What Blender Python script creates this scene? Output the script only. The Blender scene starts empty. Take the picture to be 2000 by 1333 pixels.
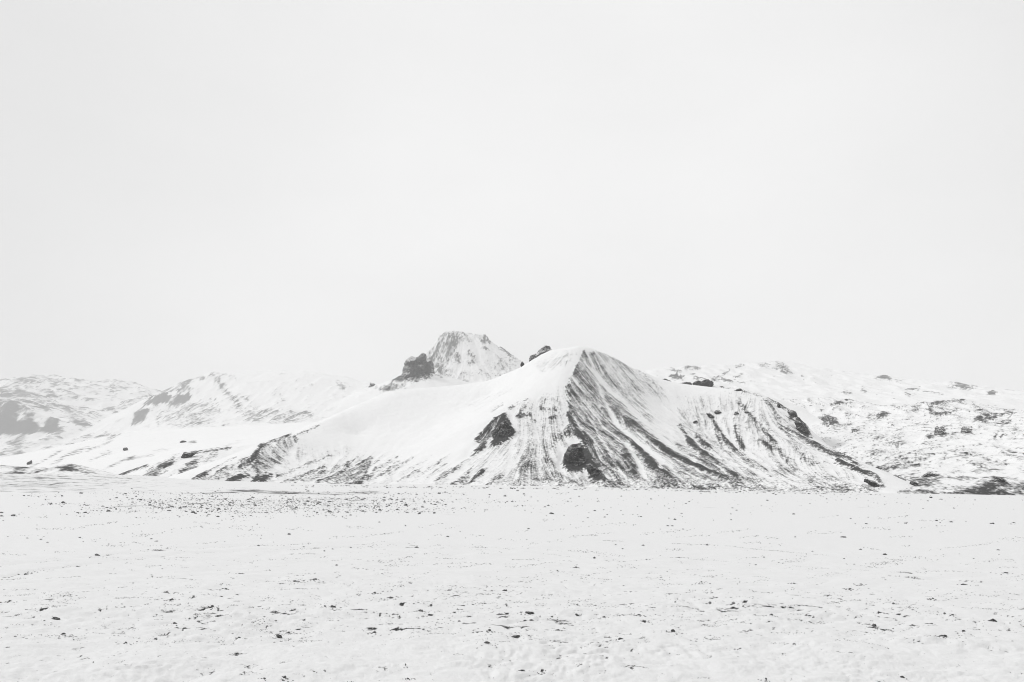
import bpy, math, random
import numpy as np
from mathutils import Vector, noise as mnoise

random.seed(7)
RNG = np.random.default_rng(11)
scene = bpy.context.scene
COL = scene.collection

# ------------------------------------------------------------------ camera, world, sun, exposure
F = 1556.0            # focal length in pixels of the 2000 px wide frame (28 mm on a full frame sensor)
HOR = 941.0           # row of the horizon in that frame
EYE = 2.2             # eye height in metres

cam_data = bpy.data.cameras.new('camera')
cam = bpy.data.objects.new('camera', cam_data)
COL.objects.link(cam)
cam.location = (0, 0, EYE)
cam.rotation_euler = (math.radians(90), 0, 0)
cam_data.sensor_width = 36.0
cam_data.lens = F / 2000.0 * 36.0
cam_data.shift_y = (HOR - 666.5) / 2000.0
cam_data.clip_start = 0.1
cam_data.clip_end = 40000
scene.camera = cam

SUN_EL, SUN_AZ = math.radians(46), math.radians(-66)    # azimuth from +Y, negative = to the left
world = bpy.data.worlds.new('World')
scene.world = world
world.use_nodes = True
wn, wl = world.node_tree.nodes, world.node_tree.links
wn.clear()
w_out = wn.new('ShaderNodeOutputWorld')
w_bg = wn.new('ShaderNodeBackground')
w_bg.inputs['Strength'].default_value = 0.1
w_sky = wn.new('ShaderNodeTexSky')
w_sky.sky_type = 'NISHITA'
w_sky.sun_disc = False
w_sky.sun_elevation = SUN_EL
w_sky.sun_rotation = SUN_AZ
w_sky.dust_density = 6.0
w_bw = wn.new('ShaderNodeRGBToBW')
wl.new(w_sky.outputs['Color'], w_bw.inputs['Color'])
w_tc = wn.new('ShaderNodeTexCoord')
w_map = wn.new('ShaderNodeMapping')
w_map.inputs['Scale'].default_value = (1.0, 1.0, 2.2)
wl.new(w_tc.outputs['Generated'], w_map.inputs['Vector'])
w_noise = wn.new('ShaderNodeTexNoise')
w_noise.inputs['Scale'].default_value = 2.3
w_noise.inputs['Detail'].default_value = 4.0
w_noise.inputs['Roughness'].default_value = 0.45
wl.new(w_map.outputs['Vector'], w_noise.inputs['Vector'])
w_rng = wn.new('ShaderNodeMapRange')                      # thin overcast: nearly even, faint cloud structure
w_rng.inputs['From Min'].default_value = 0.3
w_rng.inputs['From Max'].default_value = 0.7
w_rng.inputs['To Min'].default_value = 0.955
w_rng.inputs['To Max'].default_value = 1.04
wl.new(w_noise.outputs['Fac'], w_rng.inputs['Value'])
w_dot = wn.new('ShaderNodeVectorMath'); w_dot.operation = 'DOT_PRODUCT'      # the cloud is thinnest ahead
wl.new(w_tc.outputs['Generated'], w_dot.inputs[0])
w_dot.inputs[1].default_value = Vector((0.12, 0.975, 0.17)).normalized()
w_thin = wn.new('ShaderNodeMapRange'); w_thin.interpolation_type = 'SMOOTHSTEP'
w_thin.inputs['From Min'].default_value = 0.72; w_thin.inputs['From Max'].default_value = 0.99
w_thin.inputs['To Min'].default_value = 7.7; w_thin.inputs['To Max'].default_value = 9.55
wl.new(w_dot.outputs['Value'], w_thin.inputs['Value'])
w_mul = wn.new('ShaderNodeMath'); w_mul.operation = 'MULTIPLY'
wl.new(w_rng.outputs['Result'], w_mul.inputs[0]); wl.new(w_thin.outputs['Result'], w_mul.inputs[1])
w_mix = wn.new('ShaderNodeMix')
w_mix.data_type = 'FLOAT'
w_mix.inputs['Factor'].default_value = 0.93
wl.new(w_bw.outputs['Val'], w_mix.inputs[2])
wl.new(w_mul.outputs[0], w_mix.inputs[3])
wl.new(w_mix.outputs[0], w_bg.inputs['Color'])
wl.new(w_bg.outputs['Background'], w_out.inputs['Surface'])

sun_data = bpy.data.lights.new('sun', 'SUN')
sun_data.energy = 1.4
sun_data.angle = math.radians(14)
sun_data.color = (1, 1, 1)
sun = bpy.data.objects.new('sun', sun_data)
COL.objects.link(sun)
sd = Vector((math.sin(SUN_AZ) * math.cos(SUN_EL), math.cos(SUN_AZ) * math.cos(SUN_EL), math.sin(SUN_EL)))
sun.rotation_euler = sd.to_track_quat('Z', 'Y').to_euler()
sun.location = (0, 0, 500)

scene.view_settings.view_transform = 'Standard'
scene.view_settings.look = 'None'
scene.view_settings.gamma = 1.0
scene.view_settings.exposure = 0.0
scene.view_settings.use_curve_mapping = False
scene.cycles.volume_bounces = 2
scene.cycles.max_bounces = 6
scene.cycles.diffuse_bounces = 3
scene.cycles.use_denoising = True
scene.cycles.filter_width = 1.0

# ------------------------------------------------------------------ helpers
def tag(o, label=None, cat=None, group=None, kind=None):
    if label: o['label'] = label
    if cat: o['category'] = cat
    if group: o['group'] = group
    if kind: o['kind'] = kind
    return o

def smooth(a, b, x):
    t = np.clip((x - a) / (b - a), 0, 1)
    return t * t * (3 - 2 * t)

_G = {}
def pn(x, y, seed=0):
    """2-D gradient noise, about -1..1"""
    if seed not in _G:
        r = np.random.default_rng(seed + 100)
        ang = r.random((256, 256)) * 2 * np.pi
        _G[seed] = (np.cos(ang).astype(np.float32), np.sin(ang).astype(np.float32))
    gx, gy = _G[seed]
    x = np.asarray(x, dtype=np.float64); y = np.asarray(y, dtype=np.float64)
    xi = np.floor(x).astype(np.int64); yi = np.floor(y).astype(np.int64)
    fx = (x - xi).astype(np.float32); fy = (y - yi).astype(np.float32)
    u = fx * fx * fx * (fx * (fx * 6 - 15) + 10); v = fy * fy * fy * (fy * (fy * 6 - 15) + 10)
    x0 = xi & 255; x1 = (xi + 1) & 255; y0 = yi & 255; y1 = (yi + 1) & 255
    a = gx[y0, x0] * fx + gy[y0, x0] * fy
    b = gx[y0, x1] * (fx - 1) + gy[y0, x1] * fy
    c = gx[y1, x0] * fx + gy[y1, x0] * (fy - 1)
    d = gx[y1, x1] * (fx - 1) + gy[y1, x1] * (fy - 1)
    return ((a + (b - a) * u) * (1 - v) + (c + (d - c) * u) * v) * 1.45

def fbm(x, y, n=4, seed=0, gain=0.5, lac=2.03):
    s = 0; a = 1.0; t = 0
    for i in range(n):
        s = s + a * pn(x + 17.3 * i, y - 9.1 * i, seed + i); t += a
        a *= gain; x = x * lac; y = y * lac
    return s / t

def W(px, py, Y):
    return ((px - 1000.0) / F * Y, Y, EYE + (HOR - py) / F * Y)

def mesh_from_grid(name, X, Y, Z, keep=None, attrs=None, mat=None, close=False):
    ny, nx = X.shape
    co = np.stack([X, Y, Z], -1).reshape(-1, 3).astype(np.float32)
    i = np.arange((ny - 1) * nx).reshape(ny - 1, nx)[:, :-1]
    q = np.stack([i, i + 1, i + 1 + nx, i + nx], -1).reshape(-1, 4)
    if keep is not None:
        k = keep.reshape(-1)
        q = q[k[q].any(1)]
        used = np.zeros(len(co), bool); used[q.ravel()] = True
        remap = np.cumsum(used) - 1
        q = remap[q]; co = co[used]
    else:
        used = None
    me = bpy.data.meshes.new(name)
    me.vertices.add(len(co)); me.vertices.foreach_set('co', co.ravel())
    me.loops.add(q.size); me.loops.foreach_set('vertex_index', q.ravel().astype(np.int32))
    me.polygons.add(len(q))
    me.polygons.foreach_set('loop_start', np.arange(0, q.size, 4, dtype=np.int32))
    me.polygons.foreach_set('loop_total', np.full(len(q), 4, np.int32))
    me.update(calc_edges=True)
    me.polygons.foreach_set('use_smooth', np.ones(len(q), bool))
    for an, av in (attrs or {}).items():
        v = av.reshape(-1).astype(np.float32)
        if used is not None: v = v[used]
        at = me.attributes.new(an, 'FLOAT', 'POINT'); at.data.foreach_set('value', v)
    if mat: me.materials.append(mat)
    o = bpy.data.objects.new(name, me)
    COL.objects.link(o)
    return o

def mesh_simple(name, co, faces, mat, smooth_shade=False, parent=None):
    me = bpy.data.meshes.new(name)
    me.from_pydata([tuple(map(float, c)) for c in co], [], [tuple(map(int, f)) for f in faces])
    me.update()
    if smooth_shade:
        me.polygons.foreach_set('use_smooth', np.ones(len(me.polygons), bool))
    me.materials.append(mat)
    o = bpy.data.objects.new(name, me)
    COL.objects.link(o)
    if parent: o.parent = parent
    return o

# ------------------------------------------------------------------ materials
def node(nt, kind, **kw):
    n = nt.nodes.new(kind)
    for k, v in kw.items():
        setattr(n, k, v)
    return n

def terrain_material(name, scale, snow=0.895, rock_lo=0.014, rock_hi=0.05, soft=0.30, fine=0.5, bump=0.3, coarse=None):
    """snow lying on rock: the attribute 'rock' says where the ground is bare, noise breaks its edge up"""
    m = bpy.data.materials.new(name); m.use_nodes = True
    nt = m.node_tree; nt.nodes.clear(); L = nt.links.new
    out = node(nt, 'ShaderNodeOutputMaterial'); bs = node(nt, 'ShaderNodeBsdfPrincipled')
    L(bs.outputs[0], out.inputs['Surface'])
    bs.inputs['Roughness'].default_value = 0.85
    bs.inputs['Specular IOR Level'].default_value = 0.15
    at = node(nt, 'ShaderNodeAttribute', attribute_name='rock')
    tc = node(nt, 'ShaderNodeTexCoord')
    n1 = node(nt, 'ShaderNodeTexNoise'); n1.inputs['Scale'].default_value = 1.0 / scale
    n1.inputs['Detail'].default_value = 3.0; n1.inputs['Roughness'].default_value = 0.65
    L(tc.outputs['Object'], n1.inputs['Vector'])
    sub = node(nt, 'ShaderNodeMath', operation='SUBTRACT'); L(n1.outputs['Fac'], sub.inputs[0]); sub.inputs[1].default_value = 0.5
    mul = node(nt, 'ShaderNodeMath', operation='MULTIPLY_ADD'); L(sub.outputs[0], mul.inputs[0])
    mul.inputs[1].default_value = fine * 2; L(at.outputs['Fac'], mul.inputs[2])
    if coarse:                                            # wider streaks, for ground seen far off at a grazing angle
        mp_ = node(nt, 'ShaderNodeMapping'); mp_.inputs['Scale'].default_value = (0.28 / coarse, 1.0 / coarse, 1.0 / coarse)
        L(tc.outputs['Object'], mp_.inputs['Vector'])
        n3 = node(nt, 'ShaderNodeTexNoise'); n3.inputs['Scale'].default_value = 1.0; n3.inputs['Detail'].default_value = 5.0; n3.inputs['Roughness'].default_value = 0.75
        L(mp_.outputs['Vector'], n3.inputs['Vector'])
        s3 = node(nt, 'ShaderNodeMath', operation='SUBTRACT'); L(n3.outputs['Fac'], s3.inputs[0]); s3.inputs[1].default_value = 0.5
        m3 = node(nt, 'ShaderNodeMath', operation='MULTIPLY_ADD'); L(s3.outputs[0], m3.inputs[0]); m3.inputs[1].default_value = 0.9
        L(mul.outputs[0], m3.inputs[2]); mul = m3
    mr = node(nt, 'ShaderNodeMapRange', interpolation_type='SMOOTHSTEP')
    mr.inputs['From Min'].default_value = 0.5 - soft; mr.inputs['From Max'].default_value = 0.5 + soft
    L(mul.outputs[0], mr.inputs['Value'])
    n2 = node(nt, 'ShaderNodeTexNoise'); n2.inputs['Scale'].default_value = 0.35 / scale
    n2.inputs['Detail'].default_value = 5.0; n2.inputs['Roughness'].default_value = 0.7
    L(tc.outputs['Object'], n2.inputs['Vector'])
    rr = node(nt, 'ShaderNodeMapRange'); rr.inputs['From Min'].default_value = 0.35; rr.inputs['From Max'].default_value = 0.68
    rr.inputs['To Min'].default_value = rock_lo; rr.inputs['To Max'].default_value = rock_hi
    L(n2.outputs['Fac'], rr.inputs['Value'])
    rs = node(nt, 'ShaderNodeMapRange'); rs.inputs['From Min'].default_value = 0.3; rs.inputs['From Max'].default_value = 0.7
    rs.inputs['To Min'].default_value = snow - 0.035; rs.inputs['To Max'].default_value = snow + 0.01
    L(n2.outputs['Fac'], rs.inputs['Value'])
    mx = node(nt, 'ShaderNodeMix', data_type='FLOAT')
    L(mr.outputs[0], mx.inputs[0]); L(rs.outputs[0], mx.inputs[2]); L(rr.outputs[0], mx.inputs[3])
    cc = node(nt, 'ShaderNodeCombineColor')
    for k in range(3): L(mx.outputs[0], cc.inputs[k])
    L(cc.outputs[0], bs.inputs['Base Color'])
    bp = node(nt, 'ShaderNodeBump'); bp.inputs['Strength'].default_value = bump; bp.inputs['Distance'].default_value = scale * 0.6
    hm = node(nt, 'ShaderNodeMath', operation='MULTIPLY_ADD'); L(mr.outputs[0], hm.inputs[0]); hm.inputs[1].default_value = 0.35
    L(n1.outputs['Fac'], hm.inputs[2]); L(hm.outputs[0], bp.inputs['Height'])
    L(bp.outputs[0], bs.inputs['Normal'])
    return m

def crag_material(name, scale, lo=0.010, hi=0.035, snow_from=0.86):
    """bare dark rock that carries snow only on its ledges (upward facing faces)"""
    m = bpy.data.materials.new(name); m.use_nodes = True
    nt = m.node_tree; nt.nodes.clear(); L = nt.links.new
    out = node(nt, 'ShaderNodeOutputMaterial'); bs = node(nt, 'ShaderNodeBsdfPrincipled')
    L(bs.outputs[0], out.inputs['Surface'])
    bs.inputs['Roughness'].default_value = 0.9; bs.inputs['Specular IOR Level'].default_value = 0.15
    tc = node(nt, 'ShaderNodeTexCoord'); geo = node(nt, 'ShaderNodeNewGeometry')
    n1 = node(nt, 'ShaderNodeTexNoise'); n1.inputs['Scale'].default_value = 1.0 / scale
    n1.inputs['Detail'].default_value = 6.0; n1.inputs['Roughness'].default_value = 0.68
    mp_ = node(nt, 'ShaderNodeMapping'); mp_.inputs['Scale'].default_value = (1.0, 1.0, 0.45)
    L(tc.outputs['Object'], mp_.inputs['Vector']); L(mp_.outputs['Vector'], n1.inputs['Vector'])
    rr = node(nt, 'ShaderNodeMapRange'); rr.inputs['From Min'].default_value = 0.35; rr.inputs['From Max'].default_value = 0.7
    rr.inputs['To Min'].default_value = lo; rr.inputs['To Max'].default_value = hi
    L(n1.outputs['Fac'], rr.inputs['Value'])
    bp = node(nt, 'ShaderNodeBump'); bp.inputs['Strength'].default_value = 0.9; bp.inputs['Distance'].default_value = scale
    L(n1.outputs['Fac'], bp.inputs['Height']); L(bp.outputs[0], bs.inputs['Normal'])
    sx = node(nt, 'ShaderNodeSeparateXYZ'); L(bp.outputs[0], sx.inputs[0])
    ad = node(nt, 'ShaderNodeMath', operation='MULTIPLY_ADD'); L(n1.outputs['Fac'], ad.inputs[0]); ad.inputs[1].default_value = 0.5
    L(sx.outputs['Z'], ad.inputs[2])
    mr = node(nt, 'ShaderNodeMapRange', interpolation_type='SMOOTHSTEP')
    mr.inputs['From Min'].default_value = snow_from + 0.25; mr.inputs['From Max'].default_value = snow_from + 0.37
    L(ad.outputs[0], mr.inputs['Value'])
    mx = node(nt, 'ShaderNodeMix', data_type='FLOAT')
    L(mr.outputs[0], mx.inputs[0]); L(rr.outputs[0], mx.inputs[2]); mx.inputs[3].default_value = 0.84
    cc = node(nt, 'ShaderNodeCombineColor')
    for k in range(3): L(mx.outputs[0], cc.inputs[k])
    L(cc.outputs[0], bs.inputs['Base Color'])
    return m

M_plain = terrain_material('snow_over_soil', 0.05, snow=0.80, rock_lo=0.015, rock_hi=0.06, soft=0.16, fine=0.42, bump=0.55, coarse=2.5)
M_main = terrain_material('snow_over_scree', 0.55, soft=0.40, fine=0.34, bump=0.45, rock_lo=0.014, rock_hi=0.075)
M_mid = terrain_material('snow_over_rock', 1.1, fine=0.45, soft=0.38, rock_lo=0.012, rock_hi=0.05)
M_far = terrain_material('snow_over_far_rock', 4.0, fine=0.45, soft=0.34, rock_lo=0.02, rock_hi=0.06)
M_crag = crag_material('bare_basalt', 1.6, lo=0.008, hi=0.045, snow_from=0.8)
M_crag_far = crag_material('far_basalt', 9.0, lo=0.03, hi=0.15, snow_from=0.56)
M_bare = crag_material('black_basalt', 1.3, lo=0.006, hi=0.07, snow_from=0.84)
M_frost = crag_material('snow_dusted_basalt', 1.2, lo=0.02, hi=0.14, snow_from=0.66)
M_stone = crag_material('dark_stone', 0.3, lo=0.010, hi=0.035, snow_from=0.45)
M_crumb = crag_material('dark_soil', 0.05, lo=0.012, hi=0.05, snow_from=0.8)

# ------------------------------------------------------------------ the plain: large shape
_tx = np.arange(-12000, 12001, 4.0)
_tz = np.interp(_tx, [-600, -60, 0, 72, 173, 289, 600], [0.6, 0.4, 0.0, -1.7, -4.2, -5.4, -7.0])
_k = np.ones(15) / 15
_tz = np.convolve(np.pad(_tz, 7, mode='edge'), _k, mode='valid')
_tz -= np.interp(0, _tx, _tz)

def plain_z(X, Y):
    z = np.interp(X, _tx, _tz)
    z = z + 7.0 * smooth(-70, -330, X) * smooth(180, 520, Y)
    z = z - 40 * smooth(900, 2500, Y)
    return z

# ------------------------------------------------------------------ terrain builder
TERR = {}

def dens(poly, step):
    out = []
    for a, b in zip(poly[:-1], poly[1:]):
        a = np.array(a, float); b = np.array(b, float)
        n = max(1, int(np.ceil(np.linalg.norm((b - a)[:2]) / step)))
        for i in range(n): out.append(a + (b - a) * i / n)
    out.append(np.array(poly[-1], float))
    return out

def seg_dist(U, V, pts):
    d = np.full(U.shape, 1e9); t_all = np.zeros(U.shape)
    n = len(pts) - 1
    for i in range(n):
        ax, ay = pts[i]; bx, by = pts[i + 1]
        dx, dy = bx - ax, by - ay
        t = np.clip(((U - ax) * dx + (V - ay) * dy) / (dx * dx + dy * dy + 1e-9), 0, 1)
        q = np.hypot(U - ax - t * dx, V - ay - t * dy)
        m = q < d
        d = np.where(m, q, d); t_all = np.where(m, (i + t) / n, t_all)
    return d, t_all

def inside(U, V, pts):
    c = np.zeros(U.shape, bool)
    n = len(pts)
    for i in range(n):
        x1, y1 = pts[i]; x2, y2 = pts[(i + 1) % n]
        if y1 == y2: continue
        c ^= ((y1 > V) != (y2 > V)) & (U < (x2 - x1) * (V - y1) / (y2 - y1) + x1)
    return c

def blur(a, n):
    for ax in (0, 1):
        k = np.cumsum(np.pad(a, [(n + 1, n) if i == ax else (0, 0) for i in (0, 1)], mode='edge'), axis=ax)
        a = (np.take(k, range(2 * n + 1, k.shape[ax]), axis=ax) - np.take(k, range(0, k.shape[ax] - 2 * n - 1), axis=ax)) / (2 * n + 1)
    return a

def streaks(Z, dx, dy, steps, ds, cell, seed):
    """noise smeared along the fall line: where snow and debris run down a slope"""
    ny, nx = Z.shape
    gy, gx = np.gradient(blur(Z, 4), dy, dx)
    l = np.hypot(gx, gy) + 1e-6
    ux = (gx / l * ds / dx).astype(np.float32); uy = (gy / l * ds / dy).astype(np.float32)
    r = np.random.default_rng(seed)
    N = r.standard_normal((ny, nx)).astype(np.float32)
    if cell > 0: N = blur(N, cell); N /= N.std()
    jj, ii = np.meshgrid(np.arange(nx, dtype=np.float32), np.arange(ny, dtype=np.float32))
    acc = N.copy()
    for sgn in (1, -1):
        x = jj.copy(); y = ii.copy()
        for k in range(steps):
            xi = np.clip(x + .5, 0, nx - 1).astype(np.int32); yi = np.clip(y + .5, 0, ny - 1).astype(np.int32)
            x += sgn * ux[yi, xi]; y += sgn * uy[yi, xi]
            xi = np.clip(x + .5, 0, nx - 1).astype(np.int32); yi = np.clip(y + .5, 0, ny - 1).astype(np.int32)
            acc += N[yi, xi]
    return acc / acc.std()

def drainage(Z, dx, dy):
    """area drained through every cell, each cell passing its water to its lowest neighbour"""
    ny, nx = Z.shape
    best = np.zeros(Z.shape); rec = np.arange(ny * nx).reshape(ny, nx).copy()
    P = np.pad(Z, 1, mode='edge'); I = np.pad(rec, 1, mode='edge')
    for oy in (-1, 0, 1):
        for ox in (-1, 0, 1):
            if not (oy or ox): continue
            q = (Z - P[1 + oy:1 + oy + ny, 1 + ox:1 + ox + nx]) / math.hypot(ox * dx, oy * dy)
            w = q > best
            best = np.where(w, q, best); rec = np.where(w, I[1 + oy:1 + oy + ny, 1 + ox:1 + ox + nx], rec)
    order = np.argsort(-Z.ravel(), kind='stable').tolist()
    rec = rec.ravel().tolist(); A = [1.0] * (nx * ny)
    for c in order:
        r = rec[c]
        if r != c: A[r] += A[c]
    return np.array(A).reshape(ny, nx)

def gullies(Z, dx, dy, depth, a0, a1, t):
    """V-shaped channels along the drainage, 0..depth"""
    k = 2
    Zc = blur(Z, 1)[::k, ::k]
    A = drainage(Zc, dx * k, dy * k)
    d = depth * np.clip((np.log(A) - math.log(a0)) / (math.log(a1) - math.log(a0)), 0, 1)
    ny, nx = d.shape
    for it in range(9):
        P = np.pad(d, 1, mode='edge')
        for oy, ox in ((0, 1), (0, -1), (1, 0), (-1, 0), (1, 1), (1, -1), (-1, 1), (-1, -1)):
            d = np.maximum(d, P[1 + oy:1 + oy + ny, 1 + ox:1 + ox + nx] - t * math.hypot(ox * dx, oy * dy) * k)
    d = blur(d, 1)
    yi = np.clip(np.arange(Z.shape[0]) / k, 0, ny - 1.001); xi = np.clip(np.arange(Z.shape[1]) / k, 0, nx - 1.001)
    y0 = yi.astype(int); x0 = xi.astype(int); fy = (yi - y0)[:, None]; fx = (xi - x0)[None, :]
    y1 = np.minimum(y0 + 1, ny - 1); x1 = np.minimum(x0 + 1, nx - 1)
    return (d[y0][:, x0] * (1 - fx) + d[y0][:, x1] * fx) * (1 - fy) + (d[y1][:, x0] * (1 - fx) + d[y1][:, x1] * fx) * fy

def terrain(name, label, ctrl, xr, yr, dx, dy, mat, paint, base=0.03, streak=(0.12, 0.3), rough=1.0, relief=1.0,
            spots=None, cat='mountain', trim=True, floor=None, seed=1, step=None, warp=4.5, paint_dz=0.0, grain=0.3, hum=None, gain=1.0, cut=1.0, ridge=0.0, bare_crest=0.4):
    pts = []
    step = step or (yr[1] - yr[0]) / 14.0
    for poly in ctrl:
        w = [W(*p) if len(p) == 3 else p[:3] for p in poly]
        pts += dens(w, step) if len(w) > 1 else [np.array(w[0], float)]
    P = np.array(pts)
    sc = (yr[1] - yr[0])
    A = P[:, :2] / sc
    n = len(P)
    D = np.hypot(A[:, None, 0] - A[None, :, 0], A[:, None, 1] - A[None, :, 1]) + np.eye(n) * -1e-3
    Q = np.hstack([np.ones((n, 1)), A])
    Msys = np.block([[D, Q], [Q.T, np.zeros((3, 3))]])
    sol = np.linalg.lstsq(Msys, np.concatenate([P[:, 2], np.zeros(3)]), rcond=None)[0]
    xs = np.arange(xr[0], xr[1], dx); ys = np.arange(yr[0], yr[1], dy)
    cs = 4
    xc = np.linspace(xs[0], xs[-1], len(xs) // cs + 2); yc = np.linspace(ys[0], ys[-1], len(ys) // cs + 2)
    XC, YC = np.meshgrid(xc, yc)
    ZC = sol[n] + sol[n + 1] * XC / sc + sol[n + 2] * YC / sc
    for k in range(n):
        ZC += sol[k] * np.hypot(XC / sc - A[k, 0], YC / sc - A[k, 1])
    fx = (xs - xs[0]) / (xc[1] - xc[0]); fy = (ys - ys[0]) / (yc[1] - yc[0])
    ix = np.clip(fx.astype(int), 0, len(xc) - 2); iy = np.clip(fy.astype(int), 0, len(yc) - 2)
    tx = (fx - ix)[None, :]; ty = (fy - iy)[:, None]
    Z = (ZC[iy][:, ix] * (1 - tx) + ZC[iy][:, ix + 1] * tx) * (1 - ty) + (ZC[iy + 1][:, ix] * (1 - tx) + ZC[iy + 1][:, ix + 1] * tx) * ty
    X, Y = np.meshgrid(xs, ys)
    S1 = streaks(Z, dx, dy, 11, 1.5 * dx, 0, seed)
    S2 = streaks(Z, dx, dy, 26, 2.2 * dx, 1, seed + 50)
    G = np.random.default_rng(seed + 70).standard_normal(Z.shape); G = G / 1.6 + blur(G, 1) * 2.4; G /= G.std()
    pix = Y / F
    lam = 14 * float(np.mean(pix))
    N1 = fbm(X / (lam * 3), Y / (lam * 3), 5, seed, 0.55)
    N2 = fbm(X / lam, Y / lam, 4, seed + 9, 0.6)
    gy, gx = np.gradient(Z, dy, dx); slope = np.hypot(gx, gy)
    sl = np.clip(slope * 1.8, 0.05, 1)
    Zs = Z + relief * sl * N1 * lam * 0.2
    if ridge:                                     # rolling country: broken ridges with rock along their crests
        rq = 1 - np.abs(pn(X / (lam * 4.2) + 0.5 * N1, Y / (lam * 8.0), seed + 81)) * 2.4 - np.abs(pn(X / (lam * 1.7), Y / (lam * 3.2), seed + 82)) * 0.9
        rng_ = yr[1] - yr[0]
        Zs = Zs + ridge * lam * 0.55 * (rq + 0.3) * smooth(yr[0] + 0.08 * rng_, yr[0] + 0.24 * rng_, Y)
    # where the ground is bare
    U = 1000 + F * X / Y; V = HOR - F * (Zs - EYE) / Y
    wu = warp * fbm(X / (lam * 0.7), (Y + Z) / (lam * 0.7), 3, seed + 21); wv = warp * fbm(X / (lam * 0.7), (Y + Z) / (lam * 0.7), 3, seed + 31)
    Uw = U + wu; Vw = V + wv
    m = np.full(Z.shape, base)
    if spots:
        for (thr, val, l2, vmin, vmax) in spots:
            q = fbm(X / (lam * l2), (Y * 0.6 + Z) / (lam * l2), 5, seed + 41, 0.6)
            wgt = smooth(thr, thr + 0.12, q) * smooth(vmin - 12, vmin, V) * (1 - smooth(vmax, vmax + 12, V))
            m = m * (1 - wgt) + val * wgt
    if ridge: m = m + bare_crest * smooth(0.35, 0.95, rq + 0.3 * N2)
    dz = np.zeros(Z.shape)
    for op in paint:
        pp = op[1]
        us = [p[0] for p in pp]; vs = [p[1] for p in pp]
        mg = 30
        sel = (Uw > min(us) - mg) & (Uw < max(us) + mg) & (Vw > min(vs) - mg) & (Vw < max(vs) + mg)
        if not sel.any(): continue
        u = Uw[sel]; v = Vw[sel]
        if op[0] == 'p':                       # ('p', outline, value, soft)
            d, _ = seg_dist(u, v, list(pp) + [pp[0]])
            d = np.where(inside(u, v, pp), d, -d)
            wgt = smooth(-op[3] * 1.3, op[3] * 1.3, d + 1.2 * G[sel])
            val = op[2] * gain if op[2] < 0.7 else max(op[2], min(op[2] * gain, 1.0))
        else:                                  # ('s', line, (w0, w1), value, soft)
            d, t = seg_dist(u, v, pp)
            w0, w1 = op[2]
            wgt = smooth(-op[4] * 1.3, op[4] * 1.3, (w0 + (w1 - w0) * t) * 0.5 - d + 0.9 * G[sel])
            val = op[3] * gain if op[3] < 0.7 else max(op[3], min(op[3] * gain, 1.0))
        m[sel] = m[sel] * (1 - wgt) + val * wgt
        dz[sel] += wgt * (val - 0.4)
    mm = np.clip(m, 0, 1)
    # bare ribs stand a little proud of the snow filled gullies
    Zs = Zs + paint_dz * lam * 0.1 * blur(dz, 2) + relief * np.clip(blur(mm, 3) * 1.6, 0, 1) * lam * rough * (np.abs(N2) * 0.11 + N1 * 0.08 + sl * (S1 * 0.012 + S2 * 0.022))
    H = fbm(X / (lam * 0.34), (Y * 0.4 + Zs * 1.2) / (lam * 0.3), 4, seed + 61, 0.7); H = H / H.std() + 0.7 * N1 / N1.std()
    gr_ = np.full(Z.shape, grain)
    if hum: gr_ = np.maximum(gr_, 0.7 * smooth(hum[0], hum[1], V))        # hummocky debris towards the foot
    # running water has cut the bare slopes: gullies hold the snow, the ribs between them are blown clear
    dep = gullies(Zs + 0.05 * lam * N2, dx, dy, 0.5 * lam, 3, 320, 0.46)
    bare = np.clip(0.10 + 1.9 * blur(blur(mm, 8), 8), 0, 1)
    Zs = Zs - cut * bare * dep
    g = dep / (0.5 * lam)
    foot_ = 1 - 0.85 * smooth(hum[0], hum[1], V) if hum else 1.0
    loc = g - blur(g, 6)
    m = m - cut * foot_ * (0.62 * loc + 0.15 * (g - g.mean())) * np.clip(bare * 1.2 - 0.1, 0, 1) * np.where(m > 0.85, 0.35, 1.0)
    mm = np.clip(m, 0, 1)
    amp = streak[0] * 0.3 + streak[1] * 0.66 * 4 * mm * (1 - mm)
    rock = m + amp * ((1 - gr_) * (0.85 * S1 + 0.42 * S2) + gr_ * 1.15 * H + 0.16 * G) + N2 * (0.08 + 0.2 * mm * (1 - mm) * 4)
    rock = np.where(mm > 0.88, np.maximum(rock, 0.60 + 0.25 * N2 + 0.06 * S1), rock)
    ground = plain_z(X, Y) if floor is None else np.full(Z.shape, floor)
    keep = (Zs > ground - 1.5) if trim else None
    o = mesh_from_grid(name, X, Y, Zs, keep, {'rock': rock}, mat)
    tag(o, label, cat, kind='structure')
    TERR[label] = (xs, ys, Zs)
    return o, (xs, ys, Zs)

def hit(T, px, py, y0=None, y1=None):
    """distance at which the sight line through (px, py) meets a terrain"""
    xs, ys, Z = T
    Yv = np.linspace(y0 or ys[0], y1 or ys[-1], 1500)
    Xv = (px - 1000) / F * Yv; zv = EYE + (HOR - py) / F * Yv
    ix = np.clip(((Xv - xs[0]) / (xs[1] - xs[0])).astype(int), 0, len(xs) - 1)
    iy = np.clip(((Yv - ys[0]) / (ys[1] - ys[0])).astype(int), 0, len(ys) - 1)
    ok = (Xv > xs[0]) & (Xv < xs[-1]) & (Z[iy, ix] >= zv)
    if ok.any(): return float(Yv[ok.argmax()])
    k = np.argmin(np.where((Xv > xs[0]) & (Xv < xs[-1]), zv - Z[iy, ix], 1e9))
    return float(Yv[k])

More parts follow.
